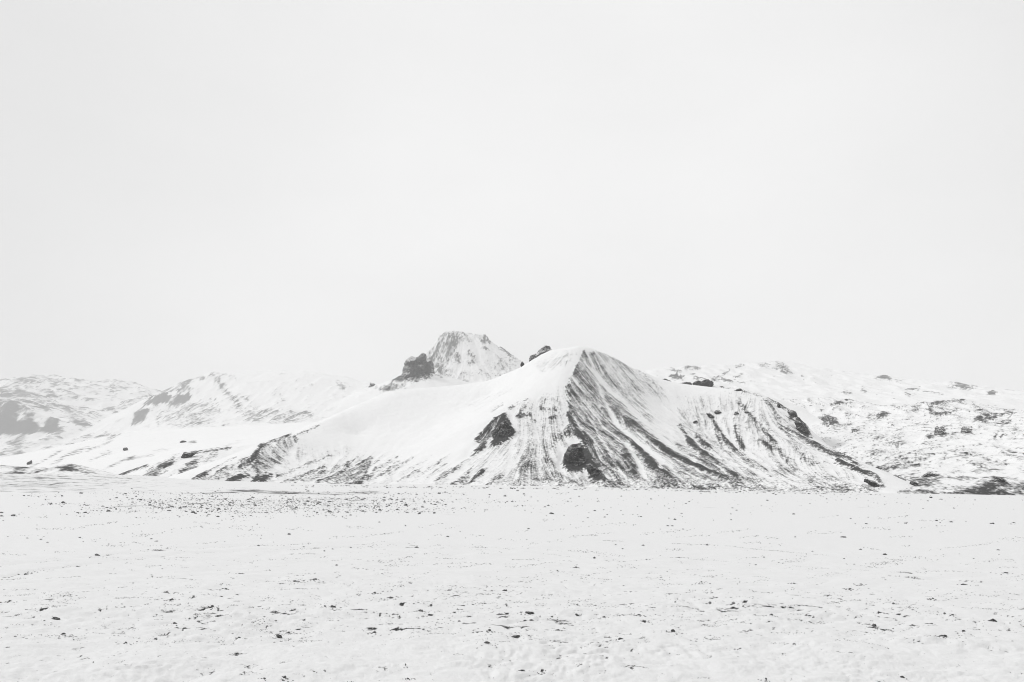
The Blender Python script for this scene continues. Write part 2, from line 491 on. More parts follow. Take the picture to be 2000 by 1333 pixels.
def crag(name, label, outline, Y, mat, thick=0.5, lean=0.5, group='rock crags on the slopes', n=46, sink=0.3, facet=1.0, seed=0, cat=None, parent=None, shrink=1.0):
    """a solid rock: its outline, a bulging broken front that leans back with the slope, and a body behind it"""
    rr = random.Random(seed * 31 + int(outline[0][0]))
    cx_ = sum(p[0] for p in outline) / len(outline); cy_ = sum(p[1] for p in outline) / len(outline)
    o2 = [(cx_ + (p[0] - cx_) * shrink, cy_ + (p[1] - cy_) * shrink) for p in outline]
    for lev in range(3):                        # jagged rim, broken at every scale
        nx_ = []
        for i in range(len(o2)):
            a = o2[i]; b = o2[(i + 1) % len(o2)]
            l = math.hypot(b[0] - a[0], b[1] - a[1]) + 1e-6
            k = rr.gauss(0, (0.06, 0.10, 0.15)[lev]) * l; t = rr.uniform(.35, .65)
            nx_ += [a, (a[0] + (b[0] - a[0]) * t - (b[1] - a[1]) / l * k, a[1] + (b[1] - a[1]) * t + (b[0] - a[0]) / l * k)]
        o2 = nx_
    u0 = min(p[0] for p in o2); u1 = max(p[0] for p in o2); v0 = min(p[1] for p in o2); v1 = max(p[1] for p in o2)
    st = max(u1 - u0, v1 - v0) / n
    us = np.arange(u0 - st, u1 + 2 * st, st); vs = np.arange(v0 - st, v1 + 2 * st, st)
    U, V = np.meshgrid(us, vs)
    ins = inside(U, V, o2)
    d, _ = seg_dist(U, V, o2 + [o2[0]])
    # snap the outer ring of grid points on to the rim
    ring = ~ins & (d < st * 1.45)
    if ring.any():
        arr = np.array(dens([tuple(p) for p in o2 + [o2[0]]], st * 0.3))[:, :2]
        for (i, j) in np.argwhere(ring):
            k = np.argmin((arr[:, 0] - U[i, j]) ** 2 + (arr[:, 1] - V[i, j]) ** 2)
            U[i, j], V[i, j] = arr[k]
    use = ins | ring
    d = np.where(ins, d, 0)
    px = Y / F
    half = min(u1 - u0, v1 - v0) * 0.5
    zb = (HOR - v1) * px
    idx = {}
    co = []; faces = []
    for side in (0, 1):
        for (i, j) in np.argwhere(use):
            b = math.sqrt(min(1, d[i, j] / (half * 0.4))) * half * 2 * thick * px
            x = (U[i, j] - 1000) * px; z = EYE + (HOR - V[i, j]) * px
            if side == 0:
                q = Vector((x, z, 0)) / (half * px * 0.55) + Vector((seed * 7.1, 3.3, 1.7))
                c1 = mnoise.noise(q); c2 = mnoise.cell(q * 0.9 + Vector((mnoise.noise(q * .6), mnoise.noise(q * .7 + Vector((5, 5, 5))), 0)) * 1.2)
                c3 = abs(mnoise.noise(Vector((q.x * 3.4, q.y * 1.5, 0.3)))); c4 = mnoise.noise(q * 6.0)
                e = min(1.0, d[i, j] / (half * 0.35))
                b = b + half * px * facet * e * (0.16 * c1 + 0.42 * c2 - 0.25 * c3 + 0.09 * c4)
                y = Y - b + half * px * sink + (z - EYE - zb) * lean
            else:
                if not ins[i, j]: continue
                y = Y + b * 0.9 + half * px * sink + (z - EYE - zb) * lean + half * px * 0.3
            idx[(side, i, j)] = len(co)
            co.append((x, y, z))
    def vid(side, i, j):
        if side == 1 and not ins[i, j]: side = 0
        return idx[(side, i, j)]
    ni, nj = use.shape
    for side in (0, 1):
        for i in range(ni - 1):
            for j in range(nj - 1):
                c = [(i, j), (i, j + 1), (i + 1, j + 1), (i + 1, j)]
                k = [p for p in c if use[p]]
                if len(k) < 3: continue
                f = [vid(side, *p) for p in k]
                if side == 0: f = f[::-1]
                if side == 1 and not any(ins[p] for p in k): continue
                faces.append(f)
    o = mesh_simple(name, co, faces, mat)
    if parent: o.parent = parent; tag(o, label)
    else: tag(o, label, cat, group)
    return o

# ------------------------------------------------------------------ the main mountain
def foot(line, back=0):
    return line

main_ctrl = [
    # spur from the summit towards the camera
    [(1135, 680, 690), (1128, 700, 670), (1112, 735, 640), (1105, 760, 622), (1112, 790, 600), (1118, 820, 580), (1128, 850, 555), (1140, 882, 525), (1150, 915, 490), (1155, 951, 450)],
    # skyline to the right, then the shoulder
    [(1135, 679, 690), (1150, 680, 694), (1180, 690, 705), (1215, 706, 718), (1250, 725, 730), (1290, 743, 740), (1330, 752, 745), (1370, 757, 735), (1400, 758, 720), (1460, 762, 690), (1500, 775, 675), (1540, 800, 655), (1570, 828, 635), (1590, 855, 610), (1640, 882, 560), (1690, 910, 510), (1728, 952, 460)],
    # skyline to the left
    [(1135, 680, 690), (1100, 681, 698), (1075, 684, 705), (1040, 702, 715), (1020, 716, 722), (960, 742, 735), (900, 752, 738), (830, 758, 735), (760, 764, 722), (700, 790, 690), (650, 815, 655), (600, 842, 615), (570, 849, 600), (520, 868, 572), (470, 893, 538), (420, 914, 505), (370, 938, 470)],
    # rim of the near flank
    [(1105, 752, 628), (1060, 768, 618), (1000, 795, 600), (960, 815, 585), (935, 853, 560), (915, 885, 530), (890, 920, 495), (872, 949, 458)],
    # hollows
    [(950, 772, 690)], [(900, 800, 665)], [(850, 830, 635)], [(800, 870, 595)], [(750, 900, 555)], [(800, 930, 495)], [(700, 850, 640)], [(650, 890, 575)], [(600, 905, 545)], [(600, 932, 500)], [(850, 780, 700)],
    [(1040, 730, 672)], [(1000, 760, 660)],
    [(560, 880, 575), (540, 905, 540), (510, 930, 495)], [(567, 852, 595), (520, 885, 550), (490, 905, 520), (450, 938, 475)],
    [(1050, 830, 572)], [(1000, 880, 525)], [(1050, 900, 500)], [(1100, 860, 543)], [(1080, 920, 483)], [(950, 920, 487)], [(1075, 790, 598)],
    [(1160, 722, 675), (1190, 760, 655), (1221, 783, 645), (1244, 810, 628), (1280, 841, 602), (1302, 863, 580)],
    [(1174, 767, 640), (1206, 827, 595), (1253, 868, 552), (1289, 900, 515)],
    [(1156, 825, 588), (1199, 904, 505)],
    [(1185, 773, 640), (1246, 834, 590), (1314, 884, 542), (1381, 915, 505), (1449, 940, 475)],
    [(1290, 790, 672)], [(1330, 800, 668)], [(1350, 830, 635), (1400, 893, 545)], [(1404, 806, 660), (1440, 870, 580)], [(1450, 790, 668)], [(1480, 830, 622), (1530, 890, 548)], [(1550, 925, 495)], [(1640, 930, 490)], [(1300, 925, 483)], [(1200, 930, 475)], [(1450, 905, 520)],
    # foot on the plain, and below it
    [(340, 940, 462), (370, 942, 456), (560, 948, 450), (700, 949, 448), (870, 951, 447), (1000, 952, 446), (1155, 954, 445), (1250, 957, 445), (1400, 960, 445), (1600, 964, 445), (1740, 966, 445)],
    [(300, 975, 432), (560, 985, 425), (870, 988, 425), (1155, 990, 425), (1400, 996, 425), (1600, 1000, 425), (1780, 1000, 425)],
    # the far side falls away
    [(240, 980, 560), (330, 970, 620), (420, 955, 680), (520, 940, 740), (620, 905, 790)], [(760, 830, 800), (900, 820, 830), (1020, 790, 830), (1100, 760, 820), (1180, 770, 830), (1290, 800, 840), (1400, 820, 830), (1500, 850, 800), (1600, 900, 740), (1680, 935, 650), (1750, 965, 560)],
]
mp = [
    ('p', [(1325, 775), (1450, 768), (1540, 806), (1600, 872), (1720, 955), (1480, 960), (1400, 880), (1335, 820)], 0.20, 10),
    ('p', [(1106, 752), (1060, 770), (1000, 797), (955, 825), (925, 880), (880, 950), (1155, 955), (1150, 915), (1128, 850), (1112, 790)], 0.20, 8),
    ('p', [(380, 945), (480, 895), (570, 870), (680, 875), (780, 890), (880, 900), (880, 952), (560, 950)], 0.15, 10),
    # the bare right face, darker towards its foot
    ('p', [(1134, 684), (1180, 690), (1250, 727), (1285, 750), (1320, 800), (1400, 880), (1480, 925), (1570, 964), (1150, 957), (1160, 905), (1132, 850), (1116, 800), (1108, 755)], 0.47, 3),
    ('p', [(1180, 690), (1250, 727), (1300, 760), (1325, 800), (1345, 850), (1302, 866), (1240, 800), (1200, 745), (1160, 700)], 0.33, 8),
    ('p', [(1110, 750), (1135, 760), (1180, 800), (1230, 860), (1260, 915), (1200, 910), (1165, 860), (1130, 845), (1114, 800)], 0.53, 7),
    ('p', [(1150, 925), (1250, 905), (1350, 915), (1450, 940), (1500, 955), (1400, 962), (1150, 957)], 0.47, 6),
    # snow filled gullies
    ('s', [(1145, 681), (1152, 705), (1162, 725), (1190, 760), (1221, 783), (1244, 811), (1280, 841), (1304, 866)], (5, 11), 0.02, 4),
    ('s', [(1168, 750), (1176, 770), (1190, 796), (1206, 827), (1232, 850), (1255, 870), (1290, 902)], (4, 10), 0.05, 3),
    ('s', [(1154, 820), (1174, 857), (1190, 881), (1200, 906)], (3, 9), 0.02, 2.5),
    ('s', [(1226, 866), (1236, 882), (1246, 898), (1258, 924)], (10, 7), 0.08, 4),
    ('p', [(1255, 770), (1310, 775), (1335, 810), (1340, 850), (1310, 862), (1280, 832)], 0.10, 8),
    ('s', [(1292, 862), (1325, 880), (1365, 902)], (14, 4), 0.08, 5),
    ('s', [(1255, 868), (1285, 890), (1310, 905)], (10, 6), 0.10, 4),
    # dark ribs
    ('s', [(1185, 776), (1212, 806), (1246, 835), (1280, 860), (1314, 885), (1347, 901), (1381, 916), (1415, 927), (1450, 941)], (7, 6), 0.72, 4),
    ('s', [(1280, 862), (1314, 887), (1347, 902), (1385, 917), (1420, 928)], (6, 8), 0.92, 3),
    ('s', [(1174, 796), (1197, 827), (1226, 855), (1253, 882), (1280, 910)], (6, 9), 0.66, 4),
    ('s', [(1236, 862), (1256, 885), (1277, 908)], (5, 14), 0.88, 4),
    ('s', [(1145, 815), (1165, 850), (1190, 890), (1205, 905)], (6, 8), 0.62, 4),
    ('s', [(1214, 880), (1228, 898), (1240, 915)], (6, 10), 0.8, 4),
    ('s', [(1206, 903), (1220, 912), (1238, 922)], (5, 8), 0.85, 3),
    ('s', [(1298, 922), (1310, 929)], (8, 6), 0.85, 3),
    # flutes right of the face
    ('p', [(1325, 800), (1380, 795), (1420, 850), (1450, 905), (1420, 915), (1370, 870), (1335, 835)], 0.33, 7),
    ('s', [(1328, 828), (1347, 856), (1370, 878), (1397, 898), (1426, 918), (1440, 928)], (5, 6), 0.85, 3),
    ('s', [(1345, 858), (1368, 882), (1392, 900)], (8, 8), 0.78, 3),
    ('s', [(1360, 845), (1372, 862), (1384, 868)], (5, 9), 0.85, 3),
    ('s', [(1392, 815), (1402, 835), (1415, 852), (1430, 866)], (5, 3), 0.75, 2.5),
    ('s', [(1404, 835), (1418, 855), (1430, 868), (1434, 874)], (3, 12), 0.85, 3),
    ('s', [(1396, 835), (1404, 855), (1410, 869)], (3, 5), 0.7, 2),
    ('s', [(1434, 828), (1440, 850), (1450, 869)], (4, 12), 0.8, 3),
    ('s', [(1440, 870), (1460, 892), (1500, 915)], (5, 3), 0.5, 3),
    ('s', [(1425, 870), (1460, 900), (1510, 930), (1560, 950)], (4, 3), 0.5, 3),
    ('p', [(1440, 785), (1470, 800), (1500, 845), (1520, 875), (1560, 905), (1520, 905), (1480, 860), (1455, 830)], 0.36, 7),
    ('s', [(1446, 782), (1462, 806), (1474, 815), (1488, 835), (1516, 862)], (4, 5), 0.72, 3),
    ('s', [(1484, 832), (1500, 838)], (8, 5), 0.7, 3),
    ('s', [(1492, 862), (1506, 870), (1520, 878)], (8, 6), 0.8, 3),
    ('s', [(1450, 764), (1480, 772), (1505, 790), (1512, 805), (1524, 830), (1545, 850)], (3, 7), 0.55, 3),
    ('s', [(1500, 777), (1540, 801), (1560, 820)], (3, 4), 0.75, 2),
    ('s', [(1538, 834), (1564, 852), (1585, 864), (1612, 878), (1640, 892)], (7, 8), 0.66, 3),
    ('s', [(1560, 848), (1590, 866), (1625, 882), (1655, 893), (1688, 917), (1710, 930), (1724, 948)], (5, 9), 0.75, 3),
    ('s', [(1636, 898), (1665, 912), (1693, 927)], (6, 7), 1.0, 2),
    ('s', [(1545, 855), (1570, 890), (1585, 905)], (10, 6), 0.5, 4),
    ('s', [(1520, 880), (1545, 900), (1562, 912)], (10, 6), 0.5, 4),
    ('s', [(1580, 903), (1610, 899), (1640, 900)], (2, 2), 0.6, 1.5),
    ('p', [(1505, 905), (1540, 898), (1560, 915), (1545, 930), (1515, 925)], 0.42, 6),
    ('p', [(1570, 925), (1600, 918), (1640, 935), (1700, 945), (1715, 958), (1640, 962), (1590, 950)], 0.42, 6),
    ('p', [(1480, 935), (1560, 950), (1640, 958), (1640, 964), (1480, 960)], 0.36, 4),
    # thin scree showing through the snow under the summit
    ('p', [(1045, 712), (1075, 694), (1105, 688), (1128, 688), (1118, 708), (1085, 718), (1055, 726)], 0.24, 6),
    ('s', [(1136, 682), (1129, 700), (1112, 732), (1104, 752)], (6, 5), -0.1, 2.5),
    ('s', [(1141, 686), (1134, 702), (1118, 734), (1110, 756)], (3, 6), 0.62, 2.5),
    ('p', [(900, 790), (960, 765), (1010, 755), (980, 775), (930, 800)], 0.14, 8),
    # the near left flank
    ('s', [(1112, 735), (1106, 755), (1112, 780), (1114, 800)], (2, 7), 0.6, 2),
    ('p', [(1060, 805), (1095, 800), (1098, 845), (1085, 880), (1060, 925), (1030, 945), (995, 935), (1020, 880)], 0.36, 10),
    ('p', [(1030, 900), (1075, 885), (1100, 920), (1150, 930), (1150, 955), (1000, 953), (1010, 925)], 0.45, 8),
    ('s', [(1112, 812), (1122, 834), (1132, 850), (1146, 858), (1154, 868)], (6, 12), 0.9, 4),
    ('p', [(1078, 852), (1098, 832), (1116, 820), (1126, 845), (1100, 850), (1085, 862)], 0.52, 5),
    ('p', [(1150, 868), (1162, 866), (1196, 894), (1203, 908), (1190, 914), (1165, 905), (1150, 890)], 0.62, 3),
    ('p', [(1105, 858), (1138, 856), (1140, 866), (1118, 866)], 0.02, 4),
    ('p', [(1084, 870), (1108, 868), (1100, 885), (1098, 905), (1085, 900)], 0.08, 5),
    ('s', [(930, 858), (944, 842), (962, 824), (985, 808)], (6, 6), 0.78, 3),
    ('s', [(944, 870), (948, 858), (956, 845)], (6, 6), 0.78, 3),
    ('s', [(921, 890), (930, 882), (940, 875)], (3, 7), 0.95, 2),
    ('s', [(1012, 813), (1022, 808), (1036, 810)], (6, 5), 0.8, 3), ('s', [(1016, 806), (1028, 790)], (3, 2), 0.6, 2),
    ('s', [(1055, 793), (1062, 797), (1072, 797)], (5, 4), 0.78, 2.5), ('s', [(1058, 790), (1068, 776), (1076, 767)], (3, 2), 0.55, 2),
    ('s', [(1076, 814), (1082, 812)], (6, 5), 0.75, 2.5), ('s', [(1082, 806), (1085, 790), (1090, 772)], (3, 2), 0.5, 2),
    ('s', [(1040, 815), (1046, 819)], (4, 3), 0.7, 2),
    ('s', [(995, 797), (1010, 789), (1030, 780)], (3, 2), 0.5, 2),
    ('s', [(960, 803), (970, 796), (982, 789)], (3, 2), 0.5, 2),
    ('s', [(893, 950), (915, 938), (942, 918)], (3, 6), 0.92, 2.5),
    ('s', [(882, 944), (900, 935), (916, 926)], (6, 5), 0.62, 3),
    ('s', [(908, 930), (926, 905)], (4, 3), 0.62, 2),
    ('s', [(948, 951), (965, 935), (980, 925)], (5, 5), 0.66, 3),
    ('s', [(860, 925), (880, 918), (896, 912)], (5, 4), 0.5, 3),
    ('s', [(985, 950), (1010, 935), (1035, 925)], (5, 5), 0.55, 3),
    # lower left slopes: the dark knoll and the combed snow beside it
    ('p', [(567, 847), (582, 858), (545, 905), (508, 927), (488, 918), (505, 880), (530, 858)], 0.38, 4),
    ('s', [(568, 848), (530, 860), (511, 874), (493, 894), (469, 911)], (2, 9), 0.72, 3),
    ('s', [(512, 868), (500, 888), (488, 902)], (6, 10), 0.85, 3),
    ('s', [(500, 908), (504, 925), (494, 930)], (5, 4), 0.75, 3),
    ('p', [(430, 943), (445, 930), (478, 925), (492, 925), (455, 942)], 0.98, 2.5),
    ('p', [(486, 943), (494, 930), (520, 923), (532, 924), (515, 942)], 1.0, 2.5),
    ('s', [(543, 946), (556, 941)], (3, 5), 0.9, 2),
    ('s', [(374, 940), (388, 931), (403, 923)], (3, 5), 0.92, 2),
    ('p', [(645, 947), (652, 925), (690, 902), (724, 890), (708, 925), (706, 947)], 0.47, 5),
    ('s', [(700, 947), (708, 935), (714, 918), (726, 893)], (5, 3), 0.9, 2),
    ('s', [(720, 935), (726, 922), (732, 910)], (4, 4), 0.7, 2),
    ('s', [(600, 842), (575, 853)], (2, 2), 0.55, 1.5), ('s', [(625, 830), (600, 842)], (1, 2), 0.45, 1.5),
    ('s', [(655, 940), (662, 934)], (5, 5), 0.8, 2),
]
mp += [('p', [(1116, 866), (1102, 886), (1098, 903), (1110, 915), (1132, 917), (1148, 908), (1150, 880), (1138, 864)], 1.0, 2.5),
       ('s', [(1110, 806), (1118, 826), (1128, 846), (1140, 856), (1154, 868)], (6, 13), 0.92, 3),
       ('p', [(1150, 868), (1162, 868), (1196, 895), (1203, 908), (1190, 913), (1165, 905), (1150, 890)], 0.64, 3),
       ('p', [(929, 861), (944, 840), (965, 820), (988, 807), (986, 815), (962, 845), (956, 869), (948, 873)], 0.66, 3), ('s', [(951, 866), (955, 856)], (4, 3), 0.0, 2),
       ('p', [(1082, 856), (1098, 838), (1116, 824), (1126, 846), (1108, 848), (1092, 860)], 0.55, 4),
       ('p', [(1146, 880), (1156, 890), (1164, 905), (1178, 920), (1181, 934), (1166, 943), (1152, 925), (1144, 905)], 0.95, 3),
       ('p', [(958, 869), (962, 846), (972, 824), (989, 811), (997, 820), (1008, 840), (992, 857), (970, 867)], 1.0, 2.5),
       ('p', [(1556, 820), (1563, 815), (1578, 832), (1584, 854), (1570, 850), (1558, 838)], 0.98, 2.5), ('p', [(1538, 812), (1549, 800), (1560, 808), (1558, 818), (1544, 817)], 0.9, 3)]
_r = random.Random(5)
for k in range(16):                              # combed streaks running down to the left
    t = k / 15
    x0 = 540 + 165 * t + _r.uniform(-4, 4); y0 = 938 + 9 * t - _r.uniform(0, 14)
    ln = _r.uniform(60, 140) * (1 - 0.4 * t)
    mp.append(('s', [(x0, y0), (x0 + ln * 0.45, y0 - ln * 0.19), (x0 + ln, y0 - ln * (0.36 + 0.2 * t))], (_r.uniform(2, 5), 1.5), _r.uniform(0.48, 0.72), 2))
for k in range(9):
    x0 = 378 + 9 * k; y0 = 940 - _r.uniform(0, 6); ln = _r.uniform(40, 90)
    mp.append(('s', [(x0, y0), (x0 + ln, y0 - ln * 0.52)], (_r.uniform(2, 4), 1.5), _r.uniform(0.45, 0.66), 2))
for k in range(10):
    x0 = 730 + 15 * k; y0 = 945 - _r.uniform(0, 25); ln = _r.uniform(25, 70)
    mp.append(('s', [(x0, y0), (x0 + ln, y0 - ln * _r.uniform(.5, .75))], (_r.uniform(1.5, 3), 1.5), _r.uniform(0.42, 0.6), 2))
main_o, T_main = terrain('mountain', 'nearest snow-streaked pyramid mountain rising from the plain in the centre', main_ctrl, (-265, 255), (428, 800), 0.56, 0.78,
                         M_main, mp, base=0.02, streak=(0.14, 0.30), seed=3, step=13, paint_dz=1.6, rough=1.6, grain=0.3, hum=(908, 945))

# ------------------------------------------------------------------ smaller terrain round it
low_paint = [
    ('s', [(233, 927), (258, 917), (286, 909)], (4, 6), 0.85, 3),
    ('p', [(278, 930), (290, 914), (320, 904), (346, 886), (338, 905), (318, 918), (300, 931)], 0.60, 4),
    ('s', [(312, 908), (324, 905)], (8, 6), 0.9, 3),
    ('p', [(340, 932), (352, 917), (368, 906), (384, 901), (392, 915), (370, 920), (352, 931)], 0.70, 4),
    ('s', [(352, 918), (368, 906), (383, 901)], (4, 7), 0.92, 3),
    ('s', [(375, 884), (404, 879), (430, 877), (450, 875)], (3, 4), 0.8, 2.5),
    ('p', [(385, 890), (410, 882), (425, 890), (400, 905)], 0.40, 4),
    ('s', [(300, 935), (318, 922), (332, 912)], (3, 3), 0.6, 2), ('s', [(320, 937), (340, 922)], (4, 3), 0.7, 2),
    ('s', [(380, 925), (430, 905), (480, 890)], (3, 3), 0.5, 2), ('s', [(360, 938), (420, 915)], (3, 2), 0.55, 2),
]
low_o, T_low = terrain('ridge', 'low rocky ridge streaked with snow left of the pyramid mountain', [
    [(225, 928, 640), (286, 908, 620), (330, 891, 625), (370, 881, 640), (410, 876, 655), (450, 872, 670), (500, 868, 690), (560, 860, 710)],
    [(240, 938, 585), (284, 932, 560), (345, 936, 540), (400, 940, 530), (470, 930, 540), (540, 930, 560)],
    [(320, 908, 590)], [(368, 906, 585)], [(420, 900, 600)], [(480, 895, 620)],
    [(180, 960, 600), (240, 965, 540), (345, 975, 510), (470, 975, 510), (560, 965, 530)],
    [(180, 950, 700), (300, 935, 720), (420, 915, 760), (560, 890, 790)]],
    (-340, -165), (510, 780), 0.8, 1.2, M_main, low_paint, base=0.06, streak=(0.2, 0.3), grain=0.5, seed=13, step=22, cat='hill')

mor_paint = [
    ('p', [(-20, 925), (20, 918), (48, 919), (45, 926), (0, 930)], 0.62, 4), ('s', [(-20, 910), (30, 912), (55, 913)], (3, 3), 0.6, 3),
    ('p', [(112, 913), (134, 906), (150, 906), (162, 918), (140, 921), (120, 919)], 0.7, 4), ('p', [(140, 905), (165, 912), (195, 924), (160, 921)], 0.4, 5),
    ('s', [(72, 920), (88, 915)], (6, 5), 0.65, 3), ('p', [(-20, 930), (60, 928), (90, 940), (-20, 945)], 0.38, 6),
]
mor_o, T_mor = terrain('moraine', 'low earthy moraine mound at the left edge of the plain', [
    [(-160, 900, 520), (-20, 908, 500), (40, 912, 500), (90, 914, 505), (128, 908, 505), (140, 905, 505), (165, 911, 510), (210, 925, 520), (235, 932, 530)],
    [(-160, 935, 440), (0, 935, 440), (110, 930, 450), (160, 930, 460), (240, 938, 480)], [(60, 925, 475)], [(140, 918, 485)],
    [(-160, 965, 400), (0, 965, 400), (160, 965, 410), (260, 965, 440)], [(-160, 945, 620), (60, 945, 620), (200, 950, 600), (280, 960, 560)]],
    (-400, -235), (405, 640), 1.0, 1.2, M_main, mor_paint, base=0.16, streak=(0.2, 0.3), grain=0.7, seed=23, step=24, cat='hill')

B2p = [('s', [(100, 905), (125, 890), (150, 880)], (2, 2), 0.55, 2), ('s', [(110, 903), (135, 888), (160, 879)], (2, 3), 0.5, 2), ('s', [(60, 912), (95, 893), (118, 880)], (2, 3), 0.55, 2),
       ('s', [(120, 895), (150, 878), (180, 872)], (2, 2), 0.5, 2), ('s', [(175, 900), (200, 888), (215, 883)], (2, 3), 0.6, 2), ('s', [(205, 915), (235, 900), (262, 890)], (2, 3), 0.6, 2),
       ('s', [(250, 897), (262, 892)], (4, 4), 0.75, 2), ('s', [(262, 892), (300, 887)], (2, 2), 0.55, 2), ('s', [(185, 875), (215, 862), (235, 848)], (2, 2), 0.5, 2), ('s', [(210, 858), (225, 851)], (3, 4), 0.6, 2),
       ('s', [(170, 880), (185, 872)], (3, 4), 0.6, 2), ('s', [(370, 863), (382, 862)], (3, 3), 0.6, 2), ('s', [(300, 880), (330, 878)], (2, 2), 0.4, 2), ('s', [(400, 880), (470, 862)], (2, 2), 0.35, 2)]
terrain('hill', 'white lower slope thinly lined with rock beneath the left mountains', [
    [(-60, 918, 1250), (40, 914, 1200), (62, 905, 1250), (100, 888, 1350), (150, 874, 1450), (190, 866, 1500), (235, 846, 1600), (280, 842, 1650), (360, 838, 1700), (480, 832, 1750), (640, 825, 1800)],
    [(-60, 935, 900), (100, 925, 880), (200, 922, 850), (300, 912, 860), (420, 890, 900), (560, 870, 950), (640, 860, 980)], [(200, 895, 1100)], [(300, 880, 1200)], [(420, 862, 1300)],
    [(-60, 950, 780), (200, 950, 760), (420, 930, 780), (640, 905, 800)], [(-60, 930, 1900), (200, 890, 2000), (640, 850, 2100)]],
    (-1000, -240), (780, 1900), 2.2, 5.6, M_mid, B2p, base=0.05, streak=(0.2, 0.25), seed=33, step=90, cat='hill')

Bp = [('p', [(280, 790), (300, 775), (318, 765), (336, 772), (326, 786), (300, 789)], 0.95, 3), ('p', [(325, 797), (342, 775), (368, 762), (374, 781), (350, 790)], 0.95, 3),
      ('p', [(343, 762), (354, 748), (363, 744), (372, 758), (358, 766)], 0.55, 4), ('p', [(257, 829), (262, 807), (278, 797), (289, 803), (281, 822)], 0.75, 4), ('p', [(310, 765), (325, 752), (338, 760), (320, 768)], 0.5, 4),
      ('p', [(310, 800), (345, 792), (400, 780), (430, 800), (410, 835), (350, 840), (318, 820)], 0.26, 10), ('s', [(412, 728), (430, 750), (450, 772), (468, 795)], (5, 14), 0.45, 5), ('s', [(366, 745), (385, 735), (400, 740)], (5, 5), 0.6, 4),
      ('s', [(424, 728), (460, 735)], (4, 3), 0.45, 3), ('s', [(480, 780), (500, 795)], (4, 6), 0.4, 4), ('p', [(465, 805), (485, 797), (540, 800), (600, 800), (612, 815), (560, 825), (480, 822)], 0.34, 8),
      ('s', [(590, 803), (610, 812)], (3, 3), 0.6, 3), ('s', [(437, 833), (447, 840)], (4, 3), 0.7, 2), ('s', [(470, 840), (510, 845)], (2, 2), 0.45, 2), ('s', [(545, 770), (552, 780)], (3, 4), 0.4, 3), ('s', [(658, 748), (668, 755)], (6, 8), 0.4, 4),
      ('p', [(192, 862), (205, 845), (218, 850), (210, 862), (195, 872)], 0.5, 4), ('s', [(640, 775), (655, 770)], (3, 3), 0.4, 3)]
_r = random.Random(14)
for k in range(20):
    x0 = 300 + 6.5 * k + _r.uniform(-4, 4); y0 = 790 + _r.uniform(-6, 8) + (0 if k < 12 else -8); ln = _r.uniform(18, 48)
    Bp.append(('s', [(x0, y0), (x0 + ln * _r.uniform(.05, .35), y0 + ln)], (2.2, 1.5), _r.uniform(0.32, 0.46), 2))
terrain('mountain', 'pale hazy mountain with grey cliffs under its crest, second from the left', [
    [(170, 885, 4000), (215, 860, 4300), (255, 830, 4500), (270, 800, 4700), (300, 775, 4850), (330, 758, 5000), (362, 744, 5050), (395, 735, 5100), (415, 725, 5150), (450, 732, 5200), (520, 728, 5300), (600, 727, 5300), (680, 738, 5250), (740, 755, 5200)],
    [(300, 790, 4750), (340, 795, 4700), (374, 783, 4750)], [(300, 840, 4000), (400, 830, 4000), (500, 825, 4000), (620, 815, 4000), (740, 805, 4000)],
    [(440, 780, 4600)], [(540, 775, 4600)], [(640, 775, 4600)], [(150, 905, 2900), (300, 880, 2800), (500, 860, 2700), (740, 845, 2700)],
    [(100, 940, 2300), (300, 930, 2200), (740, 910, 2200)], [(170, 900, 5600), (300, 850, 5900), (420, 800, 6000), (740, 810, 6000)]],
    (-2750, -480), (2250, 5750), 5.5, 15, M_far, Bp, base=0.05, streak=(0.22, 0.3), gain=1.25, ridge=0.3, bare_crest=0.14, grain=0.55, seed=43, step=260, floor=-30, rough=2.4)

Cp = [('p', [(-20, 795), (10, 788), (30, 804), (46, 825), (66, 821), (77, 832), (73, 846), (20, 848), (-20, 850)], 1.0, 2.5), ('p', [(-20, 775), (20, 783), (50, 795), (70, 820), (40, 825), (-20, 800)], 0.55, 5),
      ('p', [(81, 838), (92, 822), (104, 815), (114, 822), (115, 843), (84, 846)], 1.0, 2.5), ('p', [(20, 768), (36, 760), (64, 764), (78, 773), (20, 772)], 0.8, 4), ('p', [(55, 793), (78, 785), (95, 795), (108, 805), (76, 798)], 0.7, 4),
      ('p', [(-20, 760), (20, 765), (18, 778), (-20, 780)], 0.6, 5), ('p', [(0, 752), (30, 742), (80, 738), (120, 745), (80, 756), (20, 760)], 0.42, 6), ('p', [(110, 800), (130, 790), (160, 800), (160, 815), (118, 812)], 0.42, 8),
      ('p', [(62, 888), (76, 880), (92, 872), (118, 880), (86, 889)], 0.72, 4), ('p', [(10, 870), (28, 850), (50, 856), (36, 885)], 0.45, 6), ('p', [(148, 872), (160, 860), (180, 868), (170, 878)], 0.5, 5),
      ('s', [(150, 825), (178, 830)], (5, 6), 0.6, 4), ('s', [(125, 822), (135, 823)], (5, 5), 0.5, 3), ('s', [(100, 770), (125, 778)], (6, 5), 0.45, 4), ('s', [(40, 890), (50, 886)], (6, 6), 0.5, 4), ('s', [(115, 850), (140, 875)], (2, 2), 0.45, 2)]
_r = random.Random(12)
for k in range(17):
    y0 = 742 + 4.2 * k + _r.uniform(-2, 2); x0 = _r.uniform(-20, 120); ln = _r.uniform(25, 70)
    Cp.insert(0, ('s', [(x0, y0), (x0 + ln * .4, y0 - _r.uniform(0, 3)), (x0 + ln, y0 + _r.uniform(0, 8))], (_r.uniform(2, 5), 2), _r.uniform(0.45, 0.68), 3))
